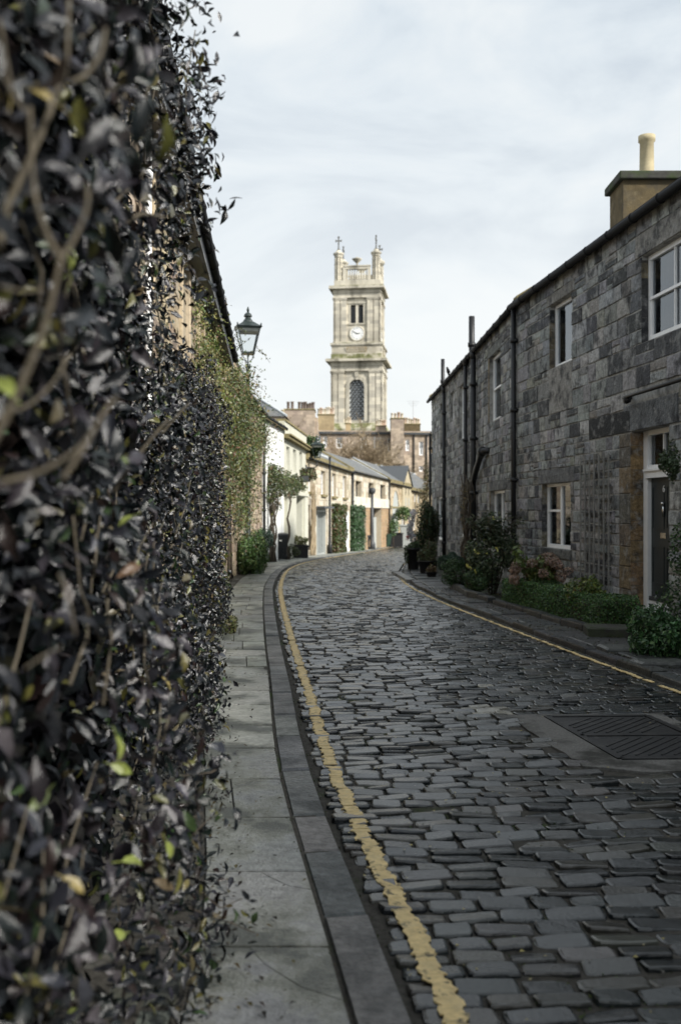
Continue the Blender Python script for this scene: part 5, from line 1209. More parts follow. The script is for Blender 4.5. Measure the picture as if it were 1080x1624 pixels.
def hedge_leaves(n, y0, y1, pw, size, tpl, wid, jit):
    y = y0+(y1-y0)*nr.random(n)**pw; z = nr.random(n)*HT(y)*(1+.06*np.sin(y*5)); z = np.where(z < .05, .1, z)
    d = -nr.exponential(.17, n)+.05; d = np.maximum(d, -.55)+nr.normal(0, .025, n)
    gap = np.sin(y*3.1+z*2.2+2)*np.sin(z*2.7-y*1.9)      # thin, hollow places
    d -= np.where(gap > .3, nr.random(n)*.6, 0)
    low = np.where((z < 1.2) & (y > 2.4) & (y < 6), .12*(1.2-z), 0)
    topf = np.clip((z-HT(y)*.85)/(HT(y)*.15), 0, 1)*.15
    x = XS(y)+lump(y, z)*np.where(y < 4, .9, 1.05)+d-topf+low+np.where(y > 3, .10*np.clip(z-2.3, 0, 1), 0)
    ok = (x**2+(y)**2+(z-1.6)**2) > .75**2
    x, y, z = x[ok], y[ok], z[ok]; n = len(x)
    ps = np.stack([x, y, z+np.interp(y, GY, GZ)], 1); ns = np.stack([np.ones(n)*.9, -np.ones(n)*.45, np.ones(n)*.45], 1)
    return ps, ns, tones(n, PUR, PW, .35)
ps, ns, tn = hedge_leaves(19000, 1.2, 6.4, 1.1, 0, LEAF8, 1, .8)
ps2 = ps[:16000].copy(); ps2[:, 1] += nr.uniform(-.3, .3, 16000); ps2[:, 0] = XS(ps2[:, 1])-nr.uniform(.26, .55, 16000); scatter('inner_foliage', hd, M['inner'], ps2, ns[:16000], .13, np.clip(tn[:16000]*.35, 0, .012), LEAF4, .5, 1.5)  # backing leaves coloured near black: shade inside the hedge put into their tone
szz = nr.uniform(.030, .070, len(ps))*np.interp(ps[:, 1], [1.2, 3, 5], [1.3, 1.05, .9])
o = scatter('foliage', hd, M['pleaf'], ps, ns, szz, tn, LEAF8, .75, .82, droop=.5, smooth=True)
ps, ns, tn = hedge_leaves(46000, 5.6, 14.6, 1.0, 0, LEAF4, 1, .8)
scatter('foliage', hd, M['pleaf'], ps, ns, nr.uniform(.028, .058, len(ps)), tn, LEAF4, .75, 1.15, droop=.5)
# sprays breaking the outline
def spray(path, n, size, pal, wts=None, rad=.05, mt='pleaf', tw_=.0025, parent=hd, tpl=LEAF8, nm_='twig'):
    path = [Vector(p) for p in path]; m = MB(); m.tube(path, [tw_*(1-.6*i/len(path)) for i in range(len(path))], 6); m.build(nm_, M['dbark'], parent, True)
    L_ = len(path)-1; ps = []
    for i in range(n):
        t = rnd.random()*L_; k = min(int(t), L_-1); p = path[k].lerp(path[k+1], t-k); ps.append((p.x+rnd.gauss(0, rad), p.y+rnd.gauss(0, rad), p.z+rnd.gauss(0, rad)))
    ps = np.array(ps); return ps, np.tile([.5, -.6, .5], (n, 1)), tones(n, pal, wts, .3)
acc = []
for pth, n in (([(300, 60), (322, 120), (338, 172)], 9), ([(290, 20), (312, 8), (318, 2)], 7), ([(300, 185), (318, 235), (322, 262)], 8), ([(290, 270), (312, 300), (318, 290)], 6), ([(285, 90), (330, 135), (340, 140)], 8),
               ([(300, 420), (330, 470), (334, 500)], 9), ([(290, 1230), (335, 1225), (352, 1215)], 12), ([(300, 1400), (350, 1440), (384, 1425)], 7), ([(300, 1330), (340, 1290), (345, 1300)], 6), ([(300, 1440), (370, 1465), (405, 1480)], 6), ([(270, 1500), (322, 1540), (330, 1555)], 9), ([(280, 1340), (300, 1300), (320, 1290)], 10)):
    D = 3.9 if pth[0][1] < 600 else 3.1
    a_, b_, c_ = spray([P(x_, y_, D+.05*i) for i, (x_, y_) in enumerate(pth)], n*3, .05, PUR, PW, .032); acc.append((a_, b_, c_))
ps = np.concatenate([a_[0] for a_ in acc]); ns = np.concatenate([a_[1] for a_ in acc]); tn = np.concatenate([a_[2] for a_ in acc])
scatter('foliage', hd, M['pleaf'], ps, ns, nr.uniform(.028, .055, len(ps)), tn, LEAF8, .7, droop=.5, smooth=True)
# nearest, largest leaves: objects of their own sharing a few meshes
lm = []
for i, c_ in enumerate([(.015, .013, .017), (.028, .025, .031), (.05, .045, .05), (.012, .010, .012), (.02, .017, .021), (.16, .19, .05), (.20, .16, .06), (.07, .09, .03), (.10, .06, .035)]):
    m = MB(); cu_ = rnd.uniform(.5, 2.2)
    for a_, f_ in ((LEAF8[0]*np.array([1, rnd.uniform(.65, 1.1), cu_*1.3]), LEAF8[1]),): m.add([(p[0]-.1, p[1], p[2]) for p in a_], f_, c_)
    m.tube([(-.1, 0, 0), (-.45, 0, -.05)], .018, 5, c_)
    o = m.build('leaf', M['pleaf'], None, True); lm.append(o.data); bpy.data.objects.remove(o)
wl_ = [6, 6, 6, 5, 6, 1.2, 1.0, 1.2, 1]
for i in range(230):
    y = 1.3+1.9*rnd.random()**1.1; px = rnd.uniform(-10, 300); 
    z = 1.6+rnd.uniform(-.53, .53)*y; x = float(XS(y))+float(lump(y, z))*.8+rnd.uniform(-.05, .07)
    o = bpy.data.objects.new('leaf', rnd.choices(lm, wl_)[0]); COL.objects.link(o); att(o, hd)
    n_ = Vector((.8+rnd.gauss(0, .6), -.5+rnd.gauss(0, .6), .5+rnd.gauss(0, .6))).normalized(); ax_ = Vector((rnd.gauss(0, 1), rnd.gauss(0, 1), rnd.gauss(-.5, 1))); ax_ = (ax_-n_*ax_.dot(n_)).normalized(); b_ = n_.cross(ax_)
    s_ = rnd.uniform(.045, .085); Mx = Matrix((ax_, b_, n_)).transposed().to_4x4(); o.location = (x, y, z); o.rotation_euler = Mx.to_euler(); o.scale = (s_, s_*rnd.uniform(.8, 1.2), s_)
# branches
def px_branch(pts, D, r0, r1, nm_='branch', dv=0):
    n = len(pts); pp = catmull([P(x_, y_, D+dv*i/n) for i, (x_, y_) in enumerate(pts)], 6); m = MB(); k = len(pp); m.tube(pp, [r0+(r1-r0)*i/k+rnd.uniform(-.0005, .0005) for i in range(k)], 8); m.build(nm_, M['bark'], hd, True)
for b_ in (([(-20, 720), (30, 620), (70, 520), (98, 410)], 1.20, 0.0053, 0.0034, -.02), ([(98, 412), (75, 370), (55, 300), (48, 170)], 1.20, 0.0034, 0.0020), ([(98, 412), (120, 375), (138, 330), (140, 290)], 1.20, 0.0036, 0.0017),
           ([(0, 400), (8, 340), (40, 270), (75, 190), (88, 150), (105, 110), (110, 0)], 1.30, 0.0055, 0.0023), ([(112, 130), (135, 120), (160, 85), (168, 45)], 1.28, 0.0034, 0.0023), ([(160, 240), (180, 190), (196, 160), (202, 128)], 1.9, 0.0046, 0.0025), ([(190, 160), (172, 130), (165, 90)], 1.9, 0.0031, 0.0016),
           ([(0, 765), (60, 750), (120, 715), (150, 680)], 1.16, 0.0034, 0.0017), ([(100, 760), (130, 715), (165, 655), (185, 630)], 1.28, 0.0037, 0.0027), ([(180, 780), (210, 735), (245, 690), (268, 665)], 2.2, 0.0051, 0.0025), ([(200, 355), (225, 340), (262, 345)], 2.2, 0.0046, 0.0037),
           ([(0, 455), (40, 462), (70, 458)], 1.16, 0.0021, 0.0013), ([(150, 350), (215, 290), (230, 270)], 2.3, 0.0040, 0.0016), ([(0, 660), (50, 640), (90, 600), (110, 560)], 1.36, 0.0029, 0.0013), ([(95, 910), (112, 960), (120, 1010)], 1.36, 0.0025, 0.0013), ([(40, 1060), (70, 1040), (98, 1025)], 1.28, 0.0013, 0.0007),
           ([(0, 30), (20, 140), (45, 180)], 1.28, 0.0021, 0.0020), ([(5, 120), (35, 170), (50, 175)], 1.24, 0.0021, 0.0017), ([(255, 690), (285, 655), (300, 640)], 2.8, 0.0031, 0.0020), ([(225, 180), (240, 120), (250, 60)], 2.3, 0.0025, 0.0016)):
    px_branch(b_[0], b_[1], b_[2], b_[3], dv=b_[4] if len(b_) > 4 else .05)
tw_m = []
for i in range(75):
    y = 1.6+rnd.random()*3.6; z = 1.6+rnd.uniform(-.2, .6)*y if rnd.random() < .75 else 1.6+rnd.uniform(-.52, 0)*y; x = float(XS(y))+float(lump(y, z))*.8+rnd.uniform(-.08, .04)
    a_ = rnd.uniform(.3, 2.4); l = rnd.uniform(.12, .38); d_ = Vector((rnd.uniform(-.1, .15), math.cos(a_), math.sin(a_)))*l
    m = MB(); p_ = Vector((x, y, z)); m.tube([p_-d_/2, p_+Vector((rnd.uniform(-.02, .02),)*3), p_+d_/2], [.004, .003, .002], 5); m.build('twig', M['bark'], hd, True)

n = 900; yy = nr.uniform(2.6, 12, n); ps = np.stack([np.interp(yy, [a for a, b in LWX], [b for a, b in LWX])+np.abs(nr.normal(0, .14, n)), yy, np.full(n, KH+.006)+nr.random(n)*.006], 1)
tag(scatter('fallen_leaves', None, M['leaf'], ps, np.tile([0, 0, 1.], (n, 1)), nr.uniform(.010, .034, n), tones(n, [(.03, .022, .018), (.06, .045, .02), (.10, .08, .03), (.02, .018, .016)]), LEAF4, .25), 'dead leaves and crumbs lying on the flagstones under the purple hedge', 'leaf litter')
# ------------------------------------------------------------------ climbers on the near left walls
YG = [(.14, .16, .04), (.09, .13, .03), (.19, .17, .06), (.06, .09, .025), (.24, .22, .10), (.12, .07, .04)]
YW = [5, 5, 4, 4, 2, 1.5]
def climber(name, label, boxes, n, size, pal, wts, thick=.25, parts=(), stems=()):
    """boxes: (s0,s1,z0,z1,weight) patches on LW"""
    t = thing(name, tuple(LW.P((boxes[0][0]+boxes[0][1])/2, g(LW.xy(boxes[0][0]).y), .1)), label, 'climbing plant')
    W_ = sum(b_[4]*(b_[1]-b_[0])*(b_[3]-b_[2]) for b_ in boxes); ps = []; ns = []; cl = []
    for b_ in boxes:
        m_ = int(n*b_[4]*(b_[1]-b_[0])*(b_[3]-b_[2])/W_); k = max(5, m_//60)
        for j in range(k):
            cs, cz, r_ = rnd.uniform(b_[0], b_[1]), rnd.uniform(b_[2], b_[3]), rnd.uniform(.15, .42); th = thick*rnd.uniform(.4, 1.2); lt = rnd.uniform(.65, 1.3)
            for i in range(m_//k):
                q = LW.P(min(max(cs+rnd.gauss(0, r_*.6), 0), LW.L-.01), cz+rnd.gauss(0, r_*.6), abs(rnd.gauss(0, th))+.03); ps.append(tuple(q)); ns.append((.8, -.4, .5)); cl.append(lt)
    ps = np.array(ps); ns = np.array(ns); tn = tones(len(ps), pal, wts, .3)*np.array(cl)[:, None]
    ok = ps[:, 2] > np.interp(ps[:, 1], GY, GZ)+.03; ps, ns, tn = ps[ok], ns[ok], tn[ok]
    scatter('foliage', t, M['leaf'], ps, ns, nr.uniform(.6, 1.3, len(ps))*size, tn, LEAF4, .7, 1.1, droop=.4)
    for st in stems:
        m = MB(); pth = catmull([LW.P(a_, b_, c_) for a_, b_, c_ in st], 5); k = len(pth); m.tube(pth, [.03*(1-.7*i/k)+.004 for i in range(k)], 6); m.build('stem', M['dbark'], t, True)
    return t
c1 = climber('climbing_rose', 'straggling yellow-green climber over the warm stone wall below the gutter', [(sy(14), sy(18), 3.2, 4.9, 1.2), (sy(13.5), sy(17), 1.2, 3.3, .9), (sy(17.5), sy(23.3), 2.9, 4.9, 1.5), (sy(15.5), sy(19.5), .6, 2.6, .55), (sy(13), sy(16.5), .1, 1.5, .6)], 9500, .055, YG, YW, .17,
             stems=[[(sy(16), 0, .1), (sy(16.4), 1.5, .08), (sy(17.5), 3, .1), (sy(20), 4.2, .12)], [(sy(18.9), 0, .1), (sy(18.7), 1.8, .12), (sy(18.9), 3.4, .1), (sy(16), 4.4, .12)], [(sy(21.2), 0, .1), (sy(21.5), 2, .1), (sy(22.4), 3.9, .12)]])
c2 = climber('climbing_ivy', 'green and russet climber round the street lamp on the small brown house', [(sy(23.3), sy(28.3), 3.3, 5.25, 1.6), (sy(22.2), sy(25.4), 1.6, 4.0, 1.0), (sy(28.3), sy(31.5), 2.9, 4.3, .5), (sy(31), sy(34.5), 3.6, 4.6, .9), (sy(25.5), sy(28.3), 1.0, 3.6, 1.0)], 15000, .075, [(.07, .10, .03), (.12, .14, .04), (.16, .13, .05), (.045, .07, .025), (.12, .06, .03)], [5, 4, 2, 4, 1.5], .30,
             stems=[[(sy(24), -.1, .1), (sy(24.3), 1.8, .1), (sy(25.5), 3.6, .12), (sy(27), 4.8, .15)], [(sy(24.5), -.1, .12), (sy(24.2), 2, .12), (sy(23.6), 4, .12)]])
# dangling sprays in front of the sky by the lamp
acc = []
for pth, n in (([(368, 545), (376, 528), (384, 540)], 14), ([(370, 525), (380, 520), (388, 530)], 8), ([(392, 600), (405, 582), (412, 588)], 7), ([(405, 550), (418, 560), (428, 575)], 14), ([(395, 560), (408, 556), (418, 562)], 6), ([(400, 600), (408, 608), (416, 618)], 10), ([(375, 550), (386, 545), (398, 535)], 6), ([(372, 535), (382, 548), (384, 560)], 8)):
    acc.append(spray([P(x_, y_, 26.5) for x_, y_ in pth], n, .05, [(.05, .065, .03), (.09, .10, .04)], None, .045, 'leaf', .008, c2, LEAF4))
scatter('foliage', c2, M['leaf'], np.concatenate([a_[0] for a_ in acc]), np.concatenate([a_[1] for a_ in acc]), .075, np.concatenate([a_[2] for a_ in acc]), LEAF4, .8)
GR = [(.055, .10, .035), (.085, .14, .045), (.035, .065, .025), (.14, .17, .05), (.10, .13, .08)]
p = Vector((X(400, 26.8), 26.8, g(26.8)+.02))
shrub('evergreen_shrub', 'rounded glossy green shrub at the foot of the left wall beyond the posts', 'shrub', (p.x+.03, p.y+.1, p.z+.55), (.44, .6, .68), 8500, .065, [(.10, .19, .06), (.16, .26, .09), (.06, .11, .04), (.24, .30, .10), (.17, .23, .14)], [5, 4, 4, 2, 1], 16)
shrub('blue_green_shrub', 'blue-green feathery shrub beside the pipe of the white house', 'shrub', (-2.45, 31.5, .65), (.32, .6, .55), 1800, .07, [(.05, .09, .07), (.08, .12, .09)], None, 6)
p = G(352, 950)
shrub('low_shrub', 'low dark green plant on the kerb edge behind the purple hedge', 'shrub', (p.x-.12, p.y+.8, .22), (.24, .7, .25), 1800, .045, GR, [4, 3, 5, 2, 1], 7)
shrub('low_shrub', 'small yellow-flecked tuft poking out from under the purple hedge', 'shrub', (float(XS(12.6))+.22, 12.7, .14), (.13, .45, .12), 600, .035, [(.12, .15, .05), (.2, .2, .08)], None, 5)
rk = thing('boulder', (p.x+.02, p.y, g(p.y)), 'rough stone lying against the pavement edge by the low plant', 'stone'); m = MB()
m.lathe([(.10, 0), (.16, .06), (.15, .15), (.09, .21), (.02, .23)], (p.x+.03, p.y-.1, .02), 9); o = m.build('stone', M['trough'], rk); 
for v_ in o.data.vertices: v_.co += Vector((noise.noise(v_.co*9), noise.noise(v_.co*9+Vector((5, 0, 0)))*2, noise.noise(v_.co*9+Vector((0, 5, 0)))))*.05

# climber over the white house
DR_ = [(.07, .10, .035), (.11, .14, .05), (.05, .07, .03), (.14, .08, .04), (.16, .17, .08)]
D = 37.6
t = thing('climbing_tree', (X(430, D), D, g(D)), 'leafy climber on twisted bare stems arching across the white house', 'climbing plant')
ell = [((X(a_, d_), d_, Z(b_, d_)), (r_, r_*.9, r_*.85)) for a_, b_, d_, r_ in ((432, 752, 36.6, .42), (430, 768, 36.4, .42), (440, 760, 38, .5), (450, 763, 39.5, .5), (462, 772, 42, .5), (472, 770, 44, .4), (455, 778, 41, .4), (429, 785, 36.2, .35), (445, 775, 38.6, .4), (468, 762, 43, .35), (436, 802, 36.9, .25), (434, 745, 37, .25))]
ps, ns, tn = blob(ell, 5200, .09, DR_, [5, 4, 4, 2, 1], .6); scatter('foliage', t, M['leaf'], ps, ns, nr.uniform(.06, .13, len(ps)), tn, LEAF4, .9)
for base, top, off in ((427, 430, 0), (428.5, 431, .15), (430, 433, -.1), (431, 429, .2), (432, 435, 0), (433.5, 431, .1), (435, 434, -.1), (436, 437, .2), (455, 459, 3.6), (457, 460, 3.7), (434, 441, .2)):
    dd_ = 36.2+off; m = MB(); pts = []
    for k in range(9):
        f_ = k/8; zz = g(dd_)+f_*(Z(782, dd_)-g(dd_)); pts.append(Vector((X(base+(top-base)*f_, dd_)+.06*math.sin(k*1.9+base*3), dd_+.08*math.cos(k*2.2+base), zz)))
    m.tube(pts, [.034*(1-.4*k/8) for k in range(9)], 8); m.build('stem', M['dbark'], t, True)
D = 52
t = thing('bare_climber', tuple(LW.P(LW.hit(491), g(D), .2)), 'leafless brown climber trained up the honey stone house left of its grey door', 'climbing plant'); 
for k in range(16):
    s_ = LW.hit(491)+rnd.uniform(-.4, .9); pts = [LW.P(s_, g(51), .15)]; q = s_
    for j in range(7): q += rnd.uniform(-.12, .22 if j > 3 else .12); pts.append(LW.P(q, g(51)+(j+1)*rnd.uniform(.45, .56), .12+rnd.uniform(0, .12)))
    m = MB(); m.tube(pts, [.045*(1-.8*j/8) for j in range(8)], 5); m.build('stem', M['bare'], t, True)
for px0, px1, yt, lab, pal in ((526, 541, 801, 'square-clipped russet ivy column between the black pole and the white post', [(.05, .08, .025), (.10, .06, .03), (.07, .10, .03)]), (555, 571, 803, 'dense green ivy column against the first garage opening', [(.04, .09, .035), (.06, .12, .05), (.03, .06, .025)])):
    s0, s1 = LW.hit(px0), LW.hit(px1); xy = LW.xy((s0+s1)/2); z0 = g(xy.y); z1 = Z(yt, xy.y)
    t = thing('ivy_column', (xy.x, xy.y, z0), lab, 'ivy'); n = 3600
    s_ = nr.uniform(s0, s1, n); z = nr.uniform(z0+.03, z1, n)+nr.normal(0, .05, n); dd_ = .36+.08*np.sin(s_*5+z*4)-nr.exponential(.1, n); ed_ = nr.random(n) < .32; s_ = np.where(ed_, s0+nr.normal(0, .07, n), s_); dd_ = np.where(ed_, nr.uniform(0, .38, n), dd_)
    ps = np.array([tuple(LW.P(min(a_, LW.L), b_, c_)) for a_, b_, c_ in zip(s_, z, dd_)]); scatter('foliage', t, M['leaf'], ps, np.tile([.1, -1, .4], (n, 1)), nr.uniform(.1, .2, n), tones(n, pal, None, .3), LEAF4, .6, 1.2)
    m = MB(); LW.box(m, s0+.25, s1-.2, z0, z1-.2, .03, .2); m.build('inner_stems', M['dbark'], t)
# roof terrace planting, window box greens
p = P(497, 702, 50); shrub('roof_shrub', 'spiky green shrubs growing on the roof terrace behind the cream parapet', 'shrub', (p.x-.1, 50, p.z-.1), (.75, .6, .55), 1500, .16, [(.10, .17, .05), (.14, .2, .08), (.05, .09, .04)], None, 6, stems=0)
wbp = LW.P(LW.hit(478), 0, .3); zq = Z(752, wbp.y)
t = thing('window_box', (wbp.x, wbp.y, zq-.2), 'window box of trailing greenery under the last cream house window', 'window box'); m = MB(); s_ = LW.hit(478); LW.box(m, s_-.6, s_+.5, zq-.35, zq-.1, .1, .4); m.build('box', M['dgrey'], t)
ps, ns, tn = blob([((wbp.x, wbp.y, zq), (.5, .4, .3)), ((wbp.x-.15, wbp.y-.3, zq-.1), (.35, .3, .3))], 700, .12, DR_, None); scatter('foliage', t, M['leaf'], ps, ns, .13, tn)
# planters on the left pavement
def box_planter(px, py, w_, h, label, pal, ph=.4, mt='black_tub', name='planter', n=700, pw=None):
    p = G(px, py); z0 = p.z+KH; t = thing(name, (p.x, p.y, z0), label, 'planter'); m = MB(); a = w_/2
    m.box(-a*.9, a*.9, -a*.9, a*.9, 0, h, Matrix.Translation((p.x, p.y, z0))); m.box(-a, a, -a, a, h-.06, h-.001, Matrix.Translation((p.x, p.y, z0))); m.build('tub', M[mt], t, bevel=.015)
    m = MB(); m.box(-a*.8, a*.8, -a*.8, a*.8, h, h+.02, Matrix.Translation((p.x, p.y, z0))); m.build('compost', M['soil'], t)
    pw = pw or a*1.1; ps, ns, tn = blob(ell_cloud((p.x, p.y, z0+h+ph*.45), (pw, pw, ph*.6), 5), n, .08, pal); scatter('foliage', t, M['leaf'], ps, ns, nr.uniform(.06, .12, len(ps)), tn, LEAF4, .9)
    return t
box_planter(475, 887, .85, .55, 'square black planter outside the cream house with pale grasses', [(.16, .2, .06), (.2, .18, .1)], .45)
box_planter(625, 867.8, 1.6, 1.2, 'black planter box of bright green leaves by the arched door', [(.12, .22, .05), (.2, .28, .08)], 1.2, n=900)
p = G(460, 889); shrub('clipped_bush', 'low clipped green bush between the wheelie bin and the black planter', 'shrub', (p.x, p.y+.3, p.z+.38), (.42, .5, .4), 2600, .06, [(.05, .08, .03), (.08, .11, .04), (.06, .05, .03)], None, 6)
t = thing('potted_tree', (X(645, 88), 88, g(88)), 'grey tapered planter with small green tree past the arched door', 'planter'); z0 = g(88); m = MB(); m.lathe([(.35, z0), (.55, z0+1.9), (.62, z0+1.9), (.62, z0+2.0)], (X(644, 88), 88, 0), 4, sq=True); m.build('tub', M['greyp'], t)
ps, ns, tn = blob(ell_cloud((X(641, 88), 88, z0+2.9), (.9, .7, .8), 6), 900, .15, [(.10, .17, .05), (.06, .12, .04)]); scatter('foliage', t, M['leaf'], ps, ns, .18, tn); m = MB(); m.tube([(X(641, 88), 88, z0+1.9), (X(641, 88), 88, z0+2.7)], .05, 6); m.build('trunk', M['dbark'], t)
t = thing('door_climber', (X(625, 86), 86, g(86)), 'light green plant climbing beside the arched doorway', 'climbing plant'); ps, ns, tn = blob([((X(624.5, 86), 86, Z(835, 86)), (.45, .3, .5)), ((X(623, 86), 86, Z(842, 86)), (.3, .3, .5))], 600, .13, [(.08, .15, .06), (.12, .2, .09)]); scatter('foliage', t, M['leaf'], ps, ns, .15, tn)
m = MB(); m.tube([(X(624, 86), 86, g(86)), (X(624, 86), 86, Z(838, 86))], .035, 6); m.build('stem', M['dbark'], t)
# creeper on the far end house
t = thing('creeper', tuple(P(676, 790, 108)), 'russet creeper over the far stone gable beside the dark right wall', 'climbing plant')
ps, ns, tn = blob([((X(a_, 108), 108, Z(b_, 108)), (.7, .5, 1.3)) for a_, b_ in ((677, 750), (680, 765), (676, 780), (672, 790))], 1500, .18, [(.16, .13, .06), (.10, .11, .05), (.2, .15, .09)], None, .7); scatter('foliage', t, M['leaf'], ps, ns, .2, tn); m = MB(); m.tube([(X(678, 108), 108.3, g(108)), (X(677, 108), 108, Z(765, 108))], .08, 6); m.build('stem', M['dbark'], t)

# ------------------------------------------------------------------ bare trees behind the roofs
def bare_tree(px, py, D, h, spread, label, seed, nb=9, lean=0):
    r_ = random.Random(seed); zb = g(D); base = Vector((X(px, D), D, zb)); top = Z(py, D); t = thing('bare_tree', tuple(base), label, 'tree'); H = top-zb; tk = MB(); tw_ = MB()
    tk.tube([base, base+Vector((lean*.3, 0, H*.35)), base+Vector((lean*.6, 0, H*.6))], [.28, .2, .13], 8); tk.build('trunk', M['dbark'], t, True)
    cen = base+Vector((lean*.5, 0, H*.55))
    def grow(p, d, l, r0, lev):
        q = p; pts = [p]
        for k in range(3): d = (d+Vector((r_.gauss(0, .16), r_.gauss(0, .16), r_.gauss(.04, .12)))).normalized(); q = q+d*l/3; pts.append(q)
        tw_.tube(pts, [max(.019, r0*q) for q in (1, .85, .7, .5)], 3 if lev else 5, cap=False)
        if lev < 4:
            for k in range(4 if lev < 3 else 3): grow(pts[1+k % 3], (d+Vector((r_.gauss(0, .65), r_.gauss(0, .65), r_.gauss(.1, .5)))).normalized(), l*.62, r0*.5, lev+1)
    for k in range(nb): a = 6.28*k/nb; grow(base+Vector((lean*.5, 0, H*(.38+.2*r_.random()))), Vector((math.cos(a)*spread, math.sin(a)*spread, r_.uniform(.5, 1.3))).normalized(), H*.26, .09, 0)
    tw_.build('crown', M['bare'], t)
bare_tree(585, 676, 128, 8, .8, 'wide leafless brown tree in front of the tenement, below the clock tower', 3, 13); bare_tree(553, 690, 127, 8, .9, 'leafless tree of fine twigs beneath the left edge of the tower', 5, 11)
bare_tree(612, 705, 126, 7, .8, 'smaller leafless tree before the tenement chimney breast', 8, 9)
bare_tree(466, 668, 112, 8, .9, 'leafless tree spreading across the gable with the dark pots', 11, 5); bare_tree(440, 668, 104, 8, .7, 'leafless tree between the hipped slate roof and the dark pots', 12, 4)

# ------------------------------------------------------------------ planting on the right
DG = [(.035, .08, .03), (.06, .12, .04), (.02, .045, .018), (.085, .14, .05)]
def stone_bed(pts, h, label, w_=.14):
    t = thing('stone_edging', (pts[0][0], pts[0][1], g(pts[0][1])), label, 'edging')
    for (x0, y0), (x1, y1) in zip(pts, pts[1:]):
        L_ = math.hypot(x1-x0, y1-y0); n = max(1, round(L_/.75))
        for k in range(n):
            a, b = Vector((x0, y0)).lerp(Vector((x1, y1)), k/n+.004), Vector((x0, y0)).lerp(Vector((x1, y1)), (k+1)/n-.004); d = (b-a).normalized(); s_ = Vector((-d.y, d.x))*w_/2; m = MB()
            m.add(*slab([tuple(a-s_), tuple(b-s_), tuple(b+s_), tuple(a+s_)], h+rnd.uniform(-.01, .01), h+.05, rc((.032, .034, .034), .25), .02, dip=.006)); m.build('edging_stone', M['kerb'], t)
    return t
def rx(y): return float(rail(RKa, rail_at_y(RKa, y))[0])
b1p = [(rx(20.8)+1.25, 20.8), (rx(20.8)+.62, 20.8), (rx(18.4)+.52, 18.4), (rx(17.2)+.6, 17.2)]
stone_bed(b1p, .16, 'raised dark stone edging round the bed below the big laurel')
stone_bed([(rx(17)+.62, 17), (rx(13.2)+.72, 13.0), (rx(12.5)+.75, 12.4), (rx(12.4)+1.25, 12.3)], .13, 'dark stone edging in front of the long clipped box hedge')
# box hedge
t = thing('box_hedge', (3.0, 15, 0), 'long low clipped dark green box hedge along the right pavement', 'hedge')
n = 26000; y = nr.uniform(12.9, 17.0, n); ed = np.interp(y, [12.9, 17.0], [rx(12.9)+.82, rx(17.0)+.72]); ww = .52
ph = nr.random(n); xx = np.where(ph < .45, ed+nr.random(n)*ww, np.where(ph < .9, ed+nr.exponential(.04, n), ed+ww)); zz = np.where(ph < .45, .47+.03*np.sin(y*4)+.03*np.sin(y*9+xx*8)-nr.exponential(.03, n), nr.uniform(.05, .48, n))
xx += nr.normal(0, .015, n)+.03*np.sin(y*3.3)+np.where(zz > .4, .03, 0); ps = np.stack([xx, y, zz], 1)
e2 = nr.random(n) < .12; ps[e2, 1] = np.where(nr.random(e2.sum()) < .7, 12.9, 17.0)+nr.normal(0, .03, e2.sum()); ps[e2, 0] = np.interp(ps[e2, 1], [12.9, 17.0], [rx(12.9)+.82, rx(17.0)+.72])+nr.random(e2.sum())*ww; ps[e2, 2] = nr.uniform(.05, .47, e2.sum())
scatter('foliage', t, M['leaf'], ps, np.tile([-.5, -.5, .7], (n, 1)), nr.uniform(.018, .036, n), tones(n, [(.05, .12, .035), (.085, .18, .05), (.028, .06, .024), (.14, .21, .055)], [4, 4, 3, 1]), LEAF4, .9, 1.3)
m = MB(); m.add([(rx(y_)+.86+dx_, y_, z_) for y_ in (13, 16.9) for dx_ in (0, .42) for z_ in (0, .40)], [(0, 1, 3, 2), (4, 6, 7, 5), (1, 5, 7, 3), (0, 4, 5, 1), (2, 3, 7, 6)]); m.build('inner_stems', M['dbark'], t)
q = shrub('laurel_shrub', 'tall loose dark laurel with a few yellow leaves, before the small ground window', 'shrub', (2.98, 19.6, .78), (.56, .6, .75), 5200, .075, [(.065, .10, .05), (.10, .13, .07), (.035, .055, .03), (.14, .155, .09), (.4, .38, .09)], [5, 4, 4, 2, .12], 18, sub=.4, shell=.6)
acc = []
for k in range(16):
    a = rnd.uniform(0, 6.28); p0 = Vector((2.98+math.cos(a)*.3, 19.6+math.sin(a)*.3, 1.2)); p1 = p0+Vector((math.cos(a)*.35, math.sin(a)*.2, rnd.uniform(.15, .5))); acc.append(spray([p0, (p0+p1)/2+Vector((0, 0, .05)), p1], 16, .06, [(.045, .06, .04), (.09, .10, .06)], None, .05, 'leaf', .008, q, LEAF4, 'stem'))
for px_, py_ in ((752, 872), (781, 820), (787, 869), (745, 900), (753, 905), (741, 897)): p = P(px_, py_, 19.0); acc.append((np.array([tuple(p), tuple(p+Vector((.02, 0, -.04)))]), np.array([[-.2, -1, .3]]*2), np.array([[.42, .40, .10], [.36, .38, .10]])))
scatter('foliage', q, M['leaf'], np.concatenate([a_[0] for a_ in acc]), np.concatenate([a_[1] for a_ in acc]), nr.uniform(.06, .11, sum(len(a_[0]) for a_ in acc)), np.concatenate([a_[2] for a_ in acc]), LEAF8, .7)
shrub('heather_dome', 'dark rounded fine-leaved dome shrub beside the downpipe', 'shrub', (X(716, 26), 26, .27), (.44, .5, .36), 7000, .045, [(.035, .08, .045), (.05, .10, .06), (.02, .045, .028)], None, 0, sub=.3, shell=.15, wid=.6)
